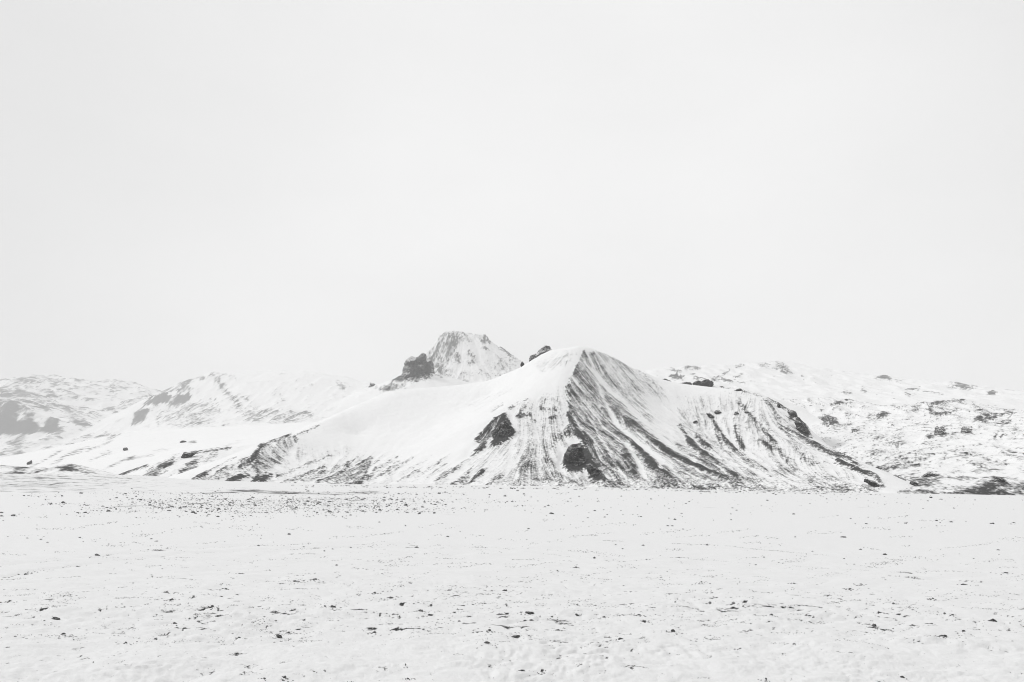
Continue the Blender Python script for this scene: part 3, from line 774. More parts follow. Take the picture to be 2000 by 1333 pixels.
terrain('mountain', 'faint broad mountain with stacked dark cliff bands at the far left', [
    [(-120, 775, 5200), (-20, 765, 5300), (20, 748, 5500), (45, 741, 5700), (95, 735, 6000), (130, 741, 6100), (180, 748, 6300), (230, 745, 6500), (270, 752, 6600), (330, 780, 6700)],
    [(-20, 790, 4500), (30, 800, 4500), (66, 820, 4500), (110, 816, 4600)], [(-20, 850, 4400), (40, 850, 4380), (115, 846, 4450)], [(60, 775, 5200)], [(100, 785, 5300), (160, 800, 5400)], [(180, 830, 4800)], [(240, 820, 5200)],
    [(-120, 900, 3600), (0, 900, 3600), (120, 895, 3600), (260, 880, 3700)], [(-120, 930, 3200), (300, 930, 3200)], [(-120, 850, 7200), (100, 820, 7300), (330, 830, 7300)]],
    (-4700, -1450), (3250, 7100), 10, 22, M_far, Cp, base=0.16, streak=(0.2, 0.32), gain=1.15, ridge=0.6, grain=0.7, seed=53, step=280, floor=-30, relief=1.3, rough=2.4, spots=[(0.12, 0.46, 1.6, 735, 815), (0.3, 0.45, 1.2, 850, 900)])

Dp = [('p', [(828, 700), (846, 668), (865, 649), (905, 651), (892, 680), (872, 712), (842, 728), (830, 715)], 0.5, 6), ('p', [(936, 668), (945, 654), (960, 670), (948, 672)], 0.85, 3), ('p', [(905, 651), (940, 656), (935, 668), (905, 664)], 0.42, 5),
      ('s', [(890, 690), (898, 705)], (10, 7), 0.6, 4), ('s', [(915, 690), (935, 700)], (7, 7), 0.55, 4), ('s', [(918, 710), (928, 705)], (6, 6), 0.55, 4), ('s', [(958, 670), (985, 687), (1018, 707)], (2, 2), 0.65, 2),
      ('p', [(940, 705), (1000, 700), (1015, 720), (990, 745), (950, 745)], 0.22, 8), ('s', [(860, 727), (890, 725)], (8, 6), 0.6, 4), ('s', [(945, 680), (952, 681)], (4, 4), 0.7, 2), ('p', [(850, 735), (900, 722), (920, 735), (900, 750), (855, 748)], 0.3, 8)]
terrain('mountain', 'flat-topped misty peak behind the pyramid mountain', [
    [(690, 775, 3900), (760, 745, 3850), (800, 720, 3800), (830, 692, 3800), (846, 668, 3800), (862, 650, 3800), (885, 647, 3810), (910, 651, 3820), (944, 654, 3830), (960, 668, 3830), (985, 685, 3830), (1020, 705, 3830), (1060, 730, 3830)],
    [(820, 750, 3450), (900, 752, 3400), (1000, 755, 3400)], [(880, 700, 3640)], [(840, 715, 3680)], [(930, 700, 3640)], [(980, 725, 3600)], [(690, 800, 3350), (900, 800, 3200), (1060, 790, 3300)], [(690, 800, 4300), (880, 730, 4300), (1060, 790, 4300)]],
    (-820, 180), (3250, 4250), 3.4, 6.5, M_far, Dp, base=0.08, streak=(0.22, 0.3), gain=1.05, grain=0.65, seed=63, step=75, floor=200, relief=1.2, rough=6.0, spots=[(0.25, 0.48, 0.9, 645, 735)])

Tp = [('p', [(762, 737), (785, 727), (842, 725), (846, 739), (800, 746), (764, 744)], 0.62, 4), ('p', [(748, 759), (764, 748), (796, 745), (792, 756), (764, 767)], 0.64, 4), ('s', [(722, 752), (735, 756)], (4, 3), 0.7, 2),
      ('s', [(850, 733), (880, 730)], (8, 5), 0.5, 4), ('s', [(742, 760), (752, 752)], (3, 4), 0.7, 2)]
ridge2_o, T_tow = terrain('ridge', 'snowy ridge line carrying the dark rock tower behind the pyramid mountain', [
    [(690, 772, 2050), (722, 755, 2020), (750, 747, 2000), (785, 733, 1990), (840, 728, 1990), (900, 742, 2000), (960, 760, 2010), (1020, 775, 2020)], [(690, 800, 1880), (790, 778, 1850), (1020, 800, 1850)], [(690, 800, 2200), (840, 775, 2200), (1020, 800, 2200)]],
    (-420, 20), (1850, 2180), 1.8, 3, M_mid, Tp, base=0.05, streak=(0.2, 0.3), grain=0.7, seed=73, step=40, floor=60, cat='hill')

# hills on the right
Ep = [('p', [(1600, 815), (1618, 810), (1638, 818), (1634, 832), (1606, 830)], 0.66, 5), ('s', [(1716, 812), (1730, 808)], (10, 8), 0.8, 3), ('s', [(1697, 813), (1712, 811)], (6, 6), 0.65, 4), ('s', [(1643, 830), (1660, 828)], (8, 8), 0.6, 4), ('s', [(1668, 841), (1676, 838)], (8, 6), 0.8, 3),
      ('s', [(1625, 790), (1642, 786)], (7, 6), 0.7, 3), ('s', [(1655, 780), (1662, 780)], (4, 4), 0.7, 3), ('s', [(1612, 797), (1604, 800)], (4, 4), 0.6, 3), ('s', [(1672, 780), (1684, 792)], (5, 4), 0.4, 3),
      ('s', [(1830, 786), (1844, 784)], (7, 6), 0.82, 3), ('s', [(1872, 783), (1882, 781)], (5, 5), 0.82, 2.5), ('s', [(1850, 784), (1870, 783)], (4, 3), 0.6, 3), ('s', [(1822, 789), (1832, 788)], (5, 5), 0.65, 3), ('s', [(1816, 795), (1818, 804), (1826, 809), (1840, 810), (1852, 804), (1868, 802)], (6, 3), 0.75, 3),
      ('s', [(1784, 795), (1796, 794)], (5, 5), 0.7, 3), ('s', [(1782, 802), (1792, 802)], (5, 4), 0.75, 3), ('s', [(1798, 787), (1806, 785)], (3, 3), 0.7, 2), ('p', [(1835, 790), (1860, 790), (1855, 800), (1838, 802)], 0.42, 4),
      ('p', [(1900, 790), (1925, 800), (1945, 808), (1930, 814), (1905, 800)], 0.48, 5), ('s', [(1906, 819), (1925, 818), (1945, 813)], (7, 5), 0.82, 3), ('s', [(1955, 810), (1968, 806), (1978, 806)], (4, 6), 0.8, 3), ('s', [(1920, 824), (1945, 826), (1955, 828), (1972, 822)], (4, 6), 0.75, 3), ('s', [(1958, 827), (1966, 826)], (6, 5), 0.85, 2),
      ('p', [(1828, 850), (1836, 834), (1842, 832), (1850, 848), (1840, 852)], 0.82, 3), ('s', [(1814, 852), (1826, 850)], (5, 4), 0.75, 3), ('p', [(1880, 848), (1888, 834), (1899, 836), (1899, 845), (1886, 850)], 0.8, 3), ('s', [(1942, 855), (1948, 848)], (4, 5), 0.75, 2), ('s', [(1955, 852), (1960, 847)], (4, 4), 0.7, 2), ('p', [(1972, 846), (1984, 835), (1992, 842), (1985, 850)], 0.4, 4),
      ('p', [(1700, 850), (1730, 852), (1760, 862), (1755, 878), (1725, 870)], 0.44, 7), ('s', [(1868, 848), (1840, 868), (1818, 887), (1797, 907)], (3, 8), 0.42, 4), ('p', [(1685, 905), (1700, 885), (1730, 875), (1738, 890), (1715, 905)], 0.34, 8), ('s', [(1735, 905), (1770, 893), (1800, 880)], (7, 5), 0.5, 5), ('s', [(1730, 918), (1770, 905), (1800, 898)], (5, 4), 0.5, 4), ('s', [(1757, 920), (1800, 905)], (3, 3), 0.5, 3),
      ('p', [(1708, 920), (1712, 909), (1722, 910), (1730, 920), (1722, 921)], 0.9, 3), ('s', [(1692, 904), (1720, 912), (1745, 932)], (2, 2), 0.6, 2), ('p', [(1742, 948), (1750, 928), (1766, 930), (1778, 938), (1768, 948)], 0.9, 4), ('s', [(1780, 944), (1792, 947)], (9, 8), 0.9, 3), ('s', [(1804, 931), (1818, 926), (1832, 931)], (5, 5), 0.9, 3), ('s', [(1800, 938), (1828, 938)], (5, 4), 0.6, 3), ('s', [(1730, 951), (1800, 950)], (4, 4), 0.8, 3),
      ('p', [(1935, 944), (1942, 932), (1956, 930), (1966, 938), (1958, 946)], 0.92, 4), ('p', [(1862, 932), (1880, 928), (1940, 936), (1940, 943), (1880, 940)], 0.48, 4), ('p', [(1795, 958), (1830, 950), (1880, 950), (1930, 944), (2060, 938), (2060, 972), (1900, 968), (1840, 966)], 0.66, 5), ('s', [(1740, 962), (1850, 965), (1950, 967), (2060, 969)], (3, 6), 0.9, 2), ('s', [(1840, 957), (1900, 956), (2060, 950)], (6, 14), 0.74, 4),
      ('p', [(1735, 955), (1800, 955), (1850, 962), (1800, 967), (1735, 966)], 0.52, 4), ('p', [(1725, 956), (1740, 930), (1790, 926), (1840, 940), (1800, 956)], 0.46, 5), ('p', [(1930, 948), (1990, 942), (2060, 936), (2060, 974), (1930, 970)], 0.68, 4)]
_r = random.Random(8)
for k in range(26):
    x0 = _r.uniform(1810, 1990); y0 = _r.uniform(880, 932); ln = _r.uniform(18, 55)
    Ep.append(('s', [(x0, y0), (x0 + ln, y0 + ln * _r.uniform(0.02, 0.16))], (2.2, 1.4), _r.uniform(0.45, 0.6), 1.6))
right_o, T_right = terrain('hill', 'rock-dotted white hillside at the right edge beyond the pyramid mountain', [
    [(1400, 800, 1450), (1480, 782, 1420), (1560, 780, 1400), (1640, 777, 1380), (1690, 790, 1350), (1750, 798, 1300), (1790, 790, 1280), (1840, 782, 1270), (1880, 780, 1260), (1920, 793, 1240), (1960, 803, 1200), (2010, 806, 1160), (2100, 810, 1100)],
    [(1560, 850, 1050), (1640, 850, 1000), (1700, 880, 820), (1735, 920, 620), (1750, 952, 480)], [(1770, 840, 1000)], [(1800, 880, 760)], [(1837, 838, 960)], [(1890, 838, 930)], [(1960, 850, 820)], [(1880, 890, 660)], [(1960, 895, 610)], [(2060, 890, 600)], [(1830, 925, 560)], [(1900, 925, 540)], [(2000, 925, 510)],
    [(1740, 960, 455), (1800, 962, 445), (1900, 966, 430), (2000, 969, 420), (2080, 970, 415)], [(1740, 1000, 420), (1900, 1003, 400), (2080, 1005, 390)],
    [(1400, 880, 1700), (1640, 850, 1700), (1850, 850, 1600), (2100, 880, 1400)], [(1450, 900, 1150), (1560, 900, 900), (1650, 940, 640), (1690, 965, 540)]],
    (205, 960), (395, 1430), 1.4, 2.9, M_mid, Ep, base=0.10, streak=(0.16, 0.3), cut=1.0, ridge=0.5, bare_crest=0.16, grain=0.6, hum=(930, 945), seed=83, step=75, rough=1.8, spots=[(0.16, 0.32, 0.6, 790, 925), (0.30, 0.60, 0.8, 778, 905)], cat='hill')

slab_o, T_slab = terrain('hill', 'smooth snow saddle carrying a dark rock slab behind the right shoulder', [
    [(1240, 760, 1000), (1290, 742, 1000), (1340, 750, 1000), (1400, 752, 1000), (1450, 762, 1000), (1540, 785, 1000)], [(1240, 790, 930), (1400, 790, 920), (1540, 820, 920)], [(1240, 790, 1100), (1400, 790, 1100), (1540, 830, 1100)]],
    (140, 360), (915, 1090), 1.1, 1.9, M_mid, [('s', [(1425, 756), (1445, 760)], (3, 2), 0.7, 2), ('s', [(1408, 757), (1420, 760)], (4, 3), 0.7, 2)], base=0.03, seed=93, step=30, floor=40, cat='hill')

Fp = [('p', [(1308, 733), (1320, 728), (1335, 735), (1332, 740), (1312, 738)], 0.66, 3), ('s', [(1308, 722), (1328, 724)], (4, 3), 0.5, 3), ('s', [(1340, 719), (1366, 718)], (7, 5), 0.4, 4), ('s', [(1353, 730), (1364, 738)], (6, 4), 0.5, 3), ('s', [(1360, 740), (1376, 740)], (4, 3), 0.6, 3), ('s', [(1394, 740), (1406, 737), (1428, 744)], (6, 4), 0.55, 4), ('s', [(1410, 731), (1424, 724)], (3, 3), 0.6, 2), ('s', [(1438, 718), (1452, 711)], (3, 3), 0.55, 2), ('s', [(1436, 737), (1448, 730)], (3, 3), 0.6, 2), ('s', [(1443, 745), (1450, 746)], (4, 4), 0.6, 2),
      ('s', [(1484, 714), (1502, 712)], (4, 3), 0.4, 3), ('p', [(1510, 716), (1520, 708), (1540, 716), (1545, 728), (1526, 726)], 0.46, 5), ('s', [(1526, 724), (1536, 728)], (7, 6), 0.6, 3), ('p', [(1712, 740), (1724, 731), (1736, 734), (1742, 743)], 0.55, 3), ('s', [(1752, 742), (1758, 743)], (4, 4), 0.5, 2), ('p', [(1850, 754), (1872, 749), (1886, 750), (1906, 755), (1890, 758), (1866, 757)], 0.6, 4), ('s', [(1930, 769), (1944, 767)], (5, 6), 0.8, 3), ('s', [(1685, 762), (1692, 765)], (5, 4), 0.6, 3), ('s', [(1652, 765), (1660, 767)], (5, 3), 0.5, 3), ('s', [(1770, 760), (1795, 759)], (2, 2), 0.5, 2), ('s', [(1806, 763), (1840, 767)], (2, 2), 0.5, 2), ('s', [(1566, 733), (1570, 737)], (3, 3), 0.5, 2), ('s', [(1770, 768), (1776, 772)], (3, 3), 0.4, 2)]
terrain('hill', 'faint white rolling hills scattered with rocks under the right-hand sky', [
    [(1180, 745, 3000), (1250, 728, 3000), (1310, 720, 3000), (1390, 716, 3050), (1440, 714, 3200), (1500, 708, 3400), (1525, 704, 3500), (1570, 720, 3500), (1650, 741, 3500), (1700, 740, 3500), (1725, 731, 3500), (1760, 744, 3500), (1830, 752, 3300), (1872, 748, 3200), (1920, 758, 3100), (2000, 768, 3000), (2100, 772, 2900)],
    [(1250, 760, 2400), (1400, 765, 2400), (1550, 780, 2300), (1700, 790, 2200), (1850, 790, 2100), (2000, 810, 2000), (2100, 815, 1950)], [(1300, 738, 2700)], [(1420, 740, 2750)], [(1530, 740, 2850)], [(1650, 762, 2800)], [(1800, 768, 2700)], [(1940, 775, 2600)],
    [(1180, 850, 1950), (1600, 880, 1850), (2100, 900, 1750)], [(1180, 800, 4200), (1600, 790, 4300), (2100, 820, 4200)]],
    (330, 2350), (1850, 4000), 4.2, 9, M_far, Fp, base=0.06, streak=(0.15, 0.25), gain=1.35, ridge=0.4, bare_crest=0.06, grain=0.7, seed=103, step=170, floor=30, cat='hill', rough=2.0, spots=[(0.36, 0.5, 0.8, 712, 790)])

# ------------------------------------------------------------------ crags
crag('crag', 'big black rounded crag low on the mountain spur', [(1117, 863), (1110, 868), (1106, 878), (1100, 887), (1097, 899), (1100, 907), (1106, 909), (1111, 915), (1122, 914), (1131, 917), (1141, 912), (1150, 906), (1149, 892), (1145, 886), (1147, 874), (1140, 863), (1134, 865), (1126, 861)], hit(T_main, 1125, 914) + 2, M_bare, 0.14, 0.62, seed=1, shrink=0.84, n=60, facet=1.5, parent=main_o)
crag('crag', 'dark wedge of rock at the foot of the spur below the big crag', [(1144, 905), (1156, 902), (1168, 912), (1180, 923), (1180, 932), (1174, 940), (1164, 942), (1156, 930), (1146, 918)], hit(T_main, 1165, 936) + 2, M_bare, 0.18, 0.9, seed=2, shrink=0.84, facet=1.2, parent=main_o)
crag('crag', 'dark angular crag on the left rim of the mountain spur', [(958, 868), (960, 850), (968, 830), (978, 818), (989, 811), (996, 820), (1008, 839), (1000, 850), (992, 856), (975, 862), (968, 866)], hit(T_main, 982, 860) + 2, M_bare, 0.16, 0.9, seed=3, shrink=0.84, facet=1.4, n=44, parent=main_o)
crag('crag', 'narrow rock rib climbing above the big black crag', [(1140, 862), (1146, 852), (1152, 856), (1155, 866), (1150, 874), (1144, 872)], hit(T_main, 1148, 871) + 1, M_bare, 0.4, 0.9, seed=4, n=20, parent=main_o)
crag('crag', 'jagged grey rock crowning the ridge just left of the summit', [(1034, 706), (1035, 694), (1042, 691), (1050, 688), (1055, 680), (1061, 676), (1066, 671), (1074, 674), (1080, 689), (1072, 694), (1058, 698), (1046, 704)], 709, crag_material('frosted_basalt', 1.8, lo=0.06, hi=0.22, snow_from=0.5), 0.4, 0.3, seed=5, parent=main_o)
crag('crag', 'tiny upright pinnacle on the skyline left of the summit', [(1017, 719), (1017, 710), (1020, 706), (1024, 712), (1024, 718)], 722, M_crag, 0.45, 0.1, seed=6, n=14, parent=main_o)
crag('crag', 'small black boulder crag highest on the right flutes', [(1398, 811), (1397, 805), (1401, 800), (1408, 801), (1412, 808), (1408, 813)], hit(T_main, 1404, 811) + 1, M_crag, 0.5, 0.6, seed=7, n=18, parent=main_o)
crag('crag', 'ragged black rock beside the highest boulder crag on the right flutes', [(1383, 806), (1390, 806), (1396, 813), (1399, 823), (1393, 821), (1387, 814)], hit(T_main, 1391, 820) + 1, M_crag, 0.4, 0.7, seed=8, n=18, parent=main_o)
crag('crag', 'small dark block in the upper left of the right flutes', [(1354, 827), (1357, 822), (1362, 821), (1365, 828), (1359, 829)], hit(T_main, 1360, 828) + 1, M_crag, 0.5, 0.6, seed=9, n=14, parent=main_o)
crag('crag', 'triangular rock between two snow chutes on the right shoulder', [(1433, 812), (1438, 804), (1442, 803), (1444, 809), (1438, 811)], hit(T_main, 1438, 811) + 1, M_crag, 0.5, 0.6, seed=10, n=14, parent=main_o)
crag('crag', 'flat snow-capped rock right of the triangular rock', [(1454, 804), (1461, 802), (1466, 807), (1462, 809), (1456, 807)], hit(T_main, 1461, 808) + 1, M_crag, 0.5, 0.6, seed=11, n=14, parent=main_o)
crag('crag', 'rounded dark crag on the skyline of the right shoulder', [(1538, 812), (1541, 803), (1549, 800), (1557, 803), (1560, 812), (1553, 818), (1543, 816)], hit(T_main, 1549, 814) + 2, M_crag, 0.45, 0.4, seed=12, n=24, parent=main_o)
crag('crag', 'tall black cliff falling from the right shoulder skyline', [(1556, 822), (1562, 816), (1570, 822), (1578, 832), (1581, 842), (1584, 853), (1574, 850), (1563, 846), (1556, 838), (1560, 830)], hit(T_main, 1568, 846) + 2, M_crag, 0.35, 0.5, seed=13, shrink=0.84, n=30, parent=main_o)
crag('crag', 'little rock tooth above the right shoulder', [(1519, 798), (1520, 789), (1524, 787), (1526, 796), (1523, 799)], hit(T_main, 1522, 798) + 1, M_crag, 0.45, 0.3, seed=14, n=14, parent=main_o)
crag('crag', 'low dark hump on the crest of the right shoulder', [(1434, 764), (1440, 760), (1446, 758), (1452, 763), (1444, 765)], hit(T_main, 1444, 765) + 1, M_crag, 0.5, 0.3, seed=15, n=18, parent=main_o)
crag('crag', 'black rocks where the right shoulder meets the plain', [(1694, 942), (1696, 934), (1704, 938), (1714, 940), (1722, 948), (1728, 955), (1716, 956), (1704, 948)], hit(T_main, 1710, 951) - 1, M_crag, 0.4, 0.5, seed=16, parent=main_o)
crag('crag', 'dark overhanging rock beside the notch left of the hillside', [(1742, 949), (1747, 936), (1750, 927), (1757, 926), (1764, 932), (1777, 936), (1772, 943), (1766, 949), (1754, 950)], hit(T_right, 1757, 949) + 1, M_crag, 0.4, 0.5, seed=17, shrink=0.85, parent=right_o)
crag('crag', 'low black rock on the hillside foot just right of the notch', [(1780, 946), (1784, 940), (1791, 941), (1796, 948), (1788, 951)], hit(T_right, 1788, 949) + 1, M_crag, 0.5, 0.5, seed=18, n=18, parent=right_o)
crag('crag', 'long arched dark ledge low on the right hillside', [(1800, 932), (1808, 927), (1818, 924), (1829, 927), (1833, 931), (1822, 930), (1812, 931)], hit(T_right, 1817, 931) + 1, M_crag, 0.5, 0.5, seed=19, n=26, parent=right_o)
crag('crag', 'ragged black outcrop above the dark strip at the right edge', [(1936, 944), (1941, 937), (1947, 938), (1954, 932), (1962, 936), (1966, 942), (1956, 942), (1950, 946)], hit(T_right, 1951, 944) + 1, M_crag, 0.45, 0.5, seed=20, n=26, parent=right_o)
crag('crag', 'pointed grey outcrop midway up the right hillside', [(1829, 850), (1834, 838), (1838, 831), (1843, 838), (1847, 847), (1850, 850), (1840, 852)], hit(T_right, 1839, 850) + 2, M_frost, 0.45, 0.5, seed=21, n=22, parent=right_o)
crag('crag', 'broad outcrop right of the pointed one on the hillside', [(1879, 849), (1884, 840), (1889, 832), (1897, 835), (1900, 843), (1892, 847)], hit(T_right, 1889, 847) + 2, M_frost, 0.45, 0.5, seed=22, n=22, parent=right_o)
crag('crag', 'flat dark slab lying behind the snowy right saddle', [(1351, 755), (1354, 748), (1362, 744), (1374, 743), (1395, 746), (1395, 752), (1389, 758), (1375, 757)], 985, crag_material('saddle_basalt', 2.0, lo=0.015, hi=0.035, snow_from=0.9), 0.5, 0.2, seed=23, parent=slab_o)
crag('crag', 'thin line of rocks left of the dark slab', [(1326, 751), (1334, 747), (1340, 746), (1352, 749), (1351, 754), (1338, 752)], 986, M_crag, 0.5, 0.2, seed=24, n=26, parent=slab_o)
crag('crag', 'slanting sliver of rock on the snow saddle', [(1294, 740), (1302, 740), (1309, 743), (1314, 748), (1305, 746)], 988, M_crag, 0.5, 0.2, seed=25, n=22, parent=slab_o)
crag('crag', 'blocky dark rock on the low left ridge', [(351, 898), (354, 890), (355, 883), (366, 884), (374, 882), (381, 886), (372, 892), (364, 896)], hit(T_low, 364, 896) + 1, M_crag, 0.45, 0.5, seed=26, n=24, parent=low_o)
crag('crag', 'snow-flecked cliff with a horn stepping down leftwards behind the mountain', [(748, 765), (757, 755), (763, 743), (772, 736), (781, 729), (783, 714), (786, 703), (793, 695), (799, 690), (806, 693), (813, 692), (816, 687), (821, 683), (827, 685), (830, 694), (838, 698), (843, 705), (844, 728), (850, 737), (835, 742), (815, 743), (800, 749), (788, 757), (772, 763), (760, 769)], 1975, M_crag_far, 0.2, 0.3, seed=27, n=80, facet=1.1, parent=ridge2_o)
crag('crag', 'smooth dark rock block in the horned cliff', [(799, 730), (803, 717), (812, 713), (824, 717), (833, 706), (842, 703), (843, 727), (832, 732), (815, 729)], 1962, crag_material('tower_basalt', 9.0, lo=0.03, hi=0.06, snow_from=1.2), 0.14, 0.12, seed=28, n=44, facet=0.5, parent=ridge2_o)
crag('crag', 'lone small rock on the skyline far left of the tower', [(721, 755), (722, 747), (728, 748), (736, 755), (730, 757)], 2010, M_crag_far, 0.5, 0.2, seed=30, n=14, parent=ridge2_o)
crag('boulder', 'dark boulder on the white slope at left', [(239, 880), (241, 875), (246, 874), (249, 879), (244, 882)], hit(TERR['white lower slope thinly lined with rock beneath the left mountains'], 244, 881), M_crag, 0.6, 0.1, None, 12, seed=31, cat='boulder')
crag('boulder', 'long low boulder high on the white slope at left', [(350, 864), (354, 861), (361, 861), (366, 864), (358, 866)], hit(TERR['white lower slope thinly lined with rock beneath the left mountains'], 358, 865), M_crag, 0.6, 0.1, None, 14, seed=32, cat='boulder')
crag('boulder', 'leaning boulder above the moraine at far left', [(52, 908), (55, 902), (60, 899), (60, 905), (56, 908)], hit(TERR['white lower slope thinly lined with rock beneath the left mountains'], 56, 908), M_crag, 0.6, 0.1, None, 12, seed=33, cat='boulder')

# ------------------------------------------------------------------ the snow plain (one sheet, fine near the camera)
half = math.radians(37)
fine_a = np.linspace(-half, half, 900)
coarse_l = np.linspace(-math.pi, -half, 40)[:-1]; coarse_r = np.linspace(half, math.pi, 40)[1:]
ang = np.concatenate([coarse_l, fine_a, coarse_r])
rad = [5.6]
while rad[-1] < 560: rad.append(rad[-1] + min(0.82 * rad[-1] ** 2 / (797 * EYE), 6.5))
rad = np.array(rad)
rad = np.concatenate([[0.02, 1.0, 2.0, 3.2, 4.4, 5.2], rad, np.geomspace(rad[-1] * 1.15, 9000, 26)])
RR, AA = np.meshgrid(rad, ang, indexing='ij')
X = RR * np.sin(AA); Y = RR * np.cos(AA)
sp = np.gradient(rad)[:, None] * np.ones_like(RR)          # radial spacing of the sheet
lat = np.maximum(RR * (ang[480] - ang[479]), 1e-3)
lim = np.maximum(lat * 1.0, sp * 0.55)
def oct_(lam, amp, seed, fn='n', sx=1.0):
    wgt = smooth(1.2, 3.0, lam / np.maximum(lim, 1e-6)) * amp
    q = pn(X / (lam * sx), Y / lam, seed)
    if fn == 'b': q = np.abs(q) * 2 - 0.6
    return wgt * q, q
Z = plain_z(X, Y)
Z += oct_(60, 0.25, 201)[0] + oct_(17, 0.07, 202, sx=2)[0] + oct_(5.0, 0.035, 203, sx=1.6)[0]
wx = pn(X * 1.3, Y * 1.3, 230) * 0.12; wy = pn(X * 1.3, Y * 1.3, 231) * 0.12
def bil(lam, amp, seed, sx=1.35):
    wgt = smooth(1.2, 3.0, lam / np.maximum(lim, 1e-6)) * amp
    q = np.abs(pn((X + wx) / (lam * sx), (Y + wy) / lam, seed))
    return wgt * (q * 2 - 0.6), q
lump = 0.45 + 0.55 * smooth(-0.25, 0.35, fbm(X / 3.1, Y / 2.2, 3, 240))
lump = lump * (1 - 0.75 * smooth(11, 24, RR))
b1, q1 = bil(0.42, 0.034, 251); b2, q2 = bil(0.17, 0.024, 252); b3, q3 = bil(0.075, 0.010, 253)
b4, q4 = bil(1.1, 0.045, 254, 1.6)
clod = lump * (b1 + b2 + b3)
Z += clod + b4 * (1 - 0.6 * smooth(14, 40, RR))
# bare soil in wind-scoured patches and along the tracks; soil and painted underside shadow in the clod creases
PY = HOR + F * (EYE - plain_z(X, Y)) / np.maximum(Y, 0.1)
PX = 1000 + F * X / np.maximum(Y, 0.1)
front = (Y > 1) & (np.abs(AA) < half)
patch = fbm(X / 2.6, Y / 1.5, 4, 260)
big = fbm(X / 9.0, Y / 6.0, 3, 265)
prof = np.interp(PY, [940, 952, 960, 985, 1003, 1012, 1060, 1095, 1120, 1160, 1190, 1230, 1262, 1300, 1333], [0.30, 0.34, 0.30, 0.30, 0.22, 0.10, 0.10, 0.17, 0.20, 0.27, 0.36, 0.32, 0.18, 0.16, 0.20])
crease_soil_shade = np.maximum.reduce([(1 - q1 / 0.10), (1 - q2 / 0.13) * 0.9, np.zeros_like(q1)]) * smooth(40, 12, RR)
gran = pn(X / 0.11, Y / 0.11, 270) * smooth(60, 10, RR) + pn(X / np.maximum(lim * 3, 0.1), Y / np.maximum(lim * 3, 0.1), 271) * smooth(10, 60, RR)
small = fbm(X / 0.55, Y / 0.42, 4, 262, 0.55) * smooth(60, 16, RR) + fbm(X / 3.0, Y / 6.0, 3, 263) * smooth(16, 60, RR)
gate = smooth(-0.05, 0.35, pn(X / 0.33, Y / 0.3, 272))
rock = -0.10 + prof * 0.55 + small * 0.42 + patch * 0.18 + big * 0.12 + crease_soil_shade * gate * (0.46 + 0.5 * np.clip(prof + patch * 0.5 - 0.12, 0, 1)) + gran * 0.12
# the far left of the plain is thinly covered and grey, so is a long bar at mid distance
greyl = smooth(520, 60, PX) * smooth(905, 925, PY) * (1 - smooth(958, 972, PY))
strk = fbm(X / 60, Y / 9.0, 4, 280)
rock += greyl * (0.24 + 0.26 * strk + 0.15 * gran)
bar = np.exp(-((PY - (962 + 6 * pn(PX / 140, PX * 0, 281))) / 4.0) ** 2) * smooth(330, 420, PX) * (1 - smooth(700, 820, PX))
rock += bar * (0.46 + 0.3 * strk)
bar2 = np.exp(-((PY - 984) / 13.0) ** 2) * smooth(60, 250, PX) * (1 - smooth(640, 900, PX))
rock += bar2 * (0.16 + 0.22 * fbm(X / 4.5, Y / 9.0, 3, 284))
rock += 0.12 * smooth(958, 948, PY) * (0.4 + strk)
# the old wheel tracks: two shallow ruts curving across the plain
RUTS = []
def rut(pts, wid, depth, dirt):
    g = []; RUTS.append(g)
    for (u, v) in pts:
        y = EYE * F / (v - HOR)
        for _ in range(6): y = (EYE - float(plain_z(np.array((u - 1000) / F * y), np.array(y)))) * F / (v - HOR)
        g.append(((u - 1000) / F * y, y))
    sel = (Y > 8) & (Y < 90) & front
    d, t = seg_dist(X[sel], Y[sel], g)
    w = np.exp(-(d / np.maximum(wid, sp[sel] * 0.7)) ** 2)
    Z[sel] -= depth * w
    rock[sel] += w * dirt * (0.5 + 0.7 * pn(X[sel] / 0.8, Y[sel] / 0.6, 290) + 0.3 * pn(X[sel] / 4, Y[sel] / 4, 291))
rut([(-60, 1112), (80, 1097), (160, 1088), (240, 1078), (340, 1069), (440, 1064), (560, 1061), (700, 1060), (860, 1062), (1000, 1067), (1160, 1074), (1300, 1083), (1450, 1092), (1700, 1107), (2060, 1130)], 0.13, 0.05, 0.55)
rut([(-60, 1138), (10, 1127), (80, 1115), (150, 1104), (240, 1093), (360, 1080), (500, 1071), (650, 1066), (800, 1066), (950, 1070), (1100, 1079), (1280, 1091), (1450, 1101), (1700, 1118), (2060, 1146)], 0.13, 0.06, 0.6)
rut([(1180, 1052), (1400, 1060), (1600, 1078), (1800, 1090), (2060, 1108)], 0.13, 0.04, 0.4)
rock = np.where(front, rock, -0.1)
xs_ = X; 
Yl = Y - np.clip(clod, -0.03, 0.2) * 0.9 * front           # wind-packed clods lean towards the viewer
plain = mesh_from_grid('snow_plain', X, Yl, Z, None, {'rock': rock}, M_plain)
tag(plain, 'flat snow-dusted plain filling the foreground', 'ground', kind='structure')

def ground(px, py):
    """point of the plain seen at a pixel"""
    y = EYE * F / (py - HOR)
    for _ in range(8):
        z = float(plain_z(np.array((px - 1000) / F * y), np.array(y)))
        y = min(max((EYE - z) * F / (py - HOR), 3), 430)
    return surf((px - 1000) / F * y, y)

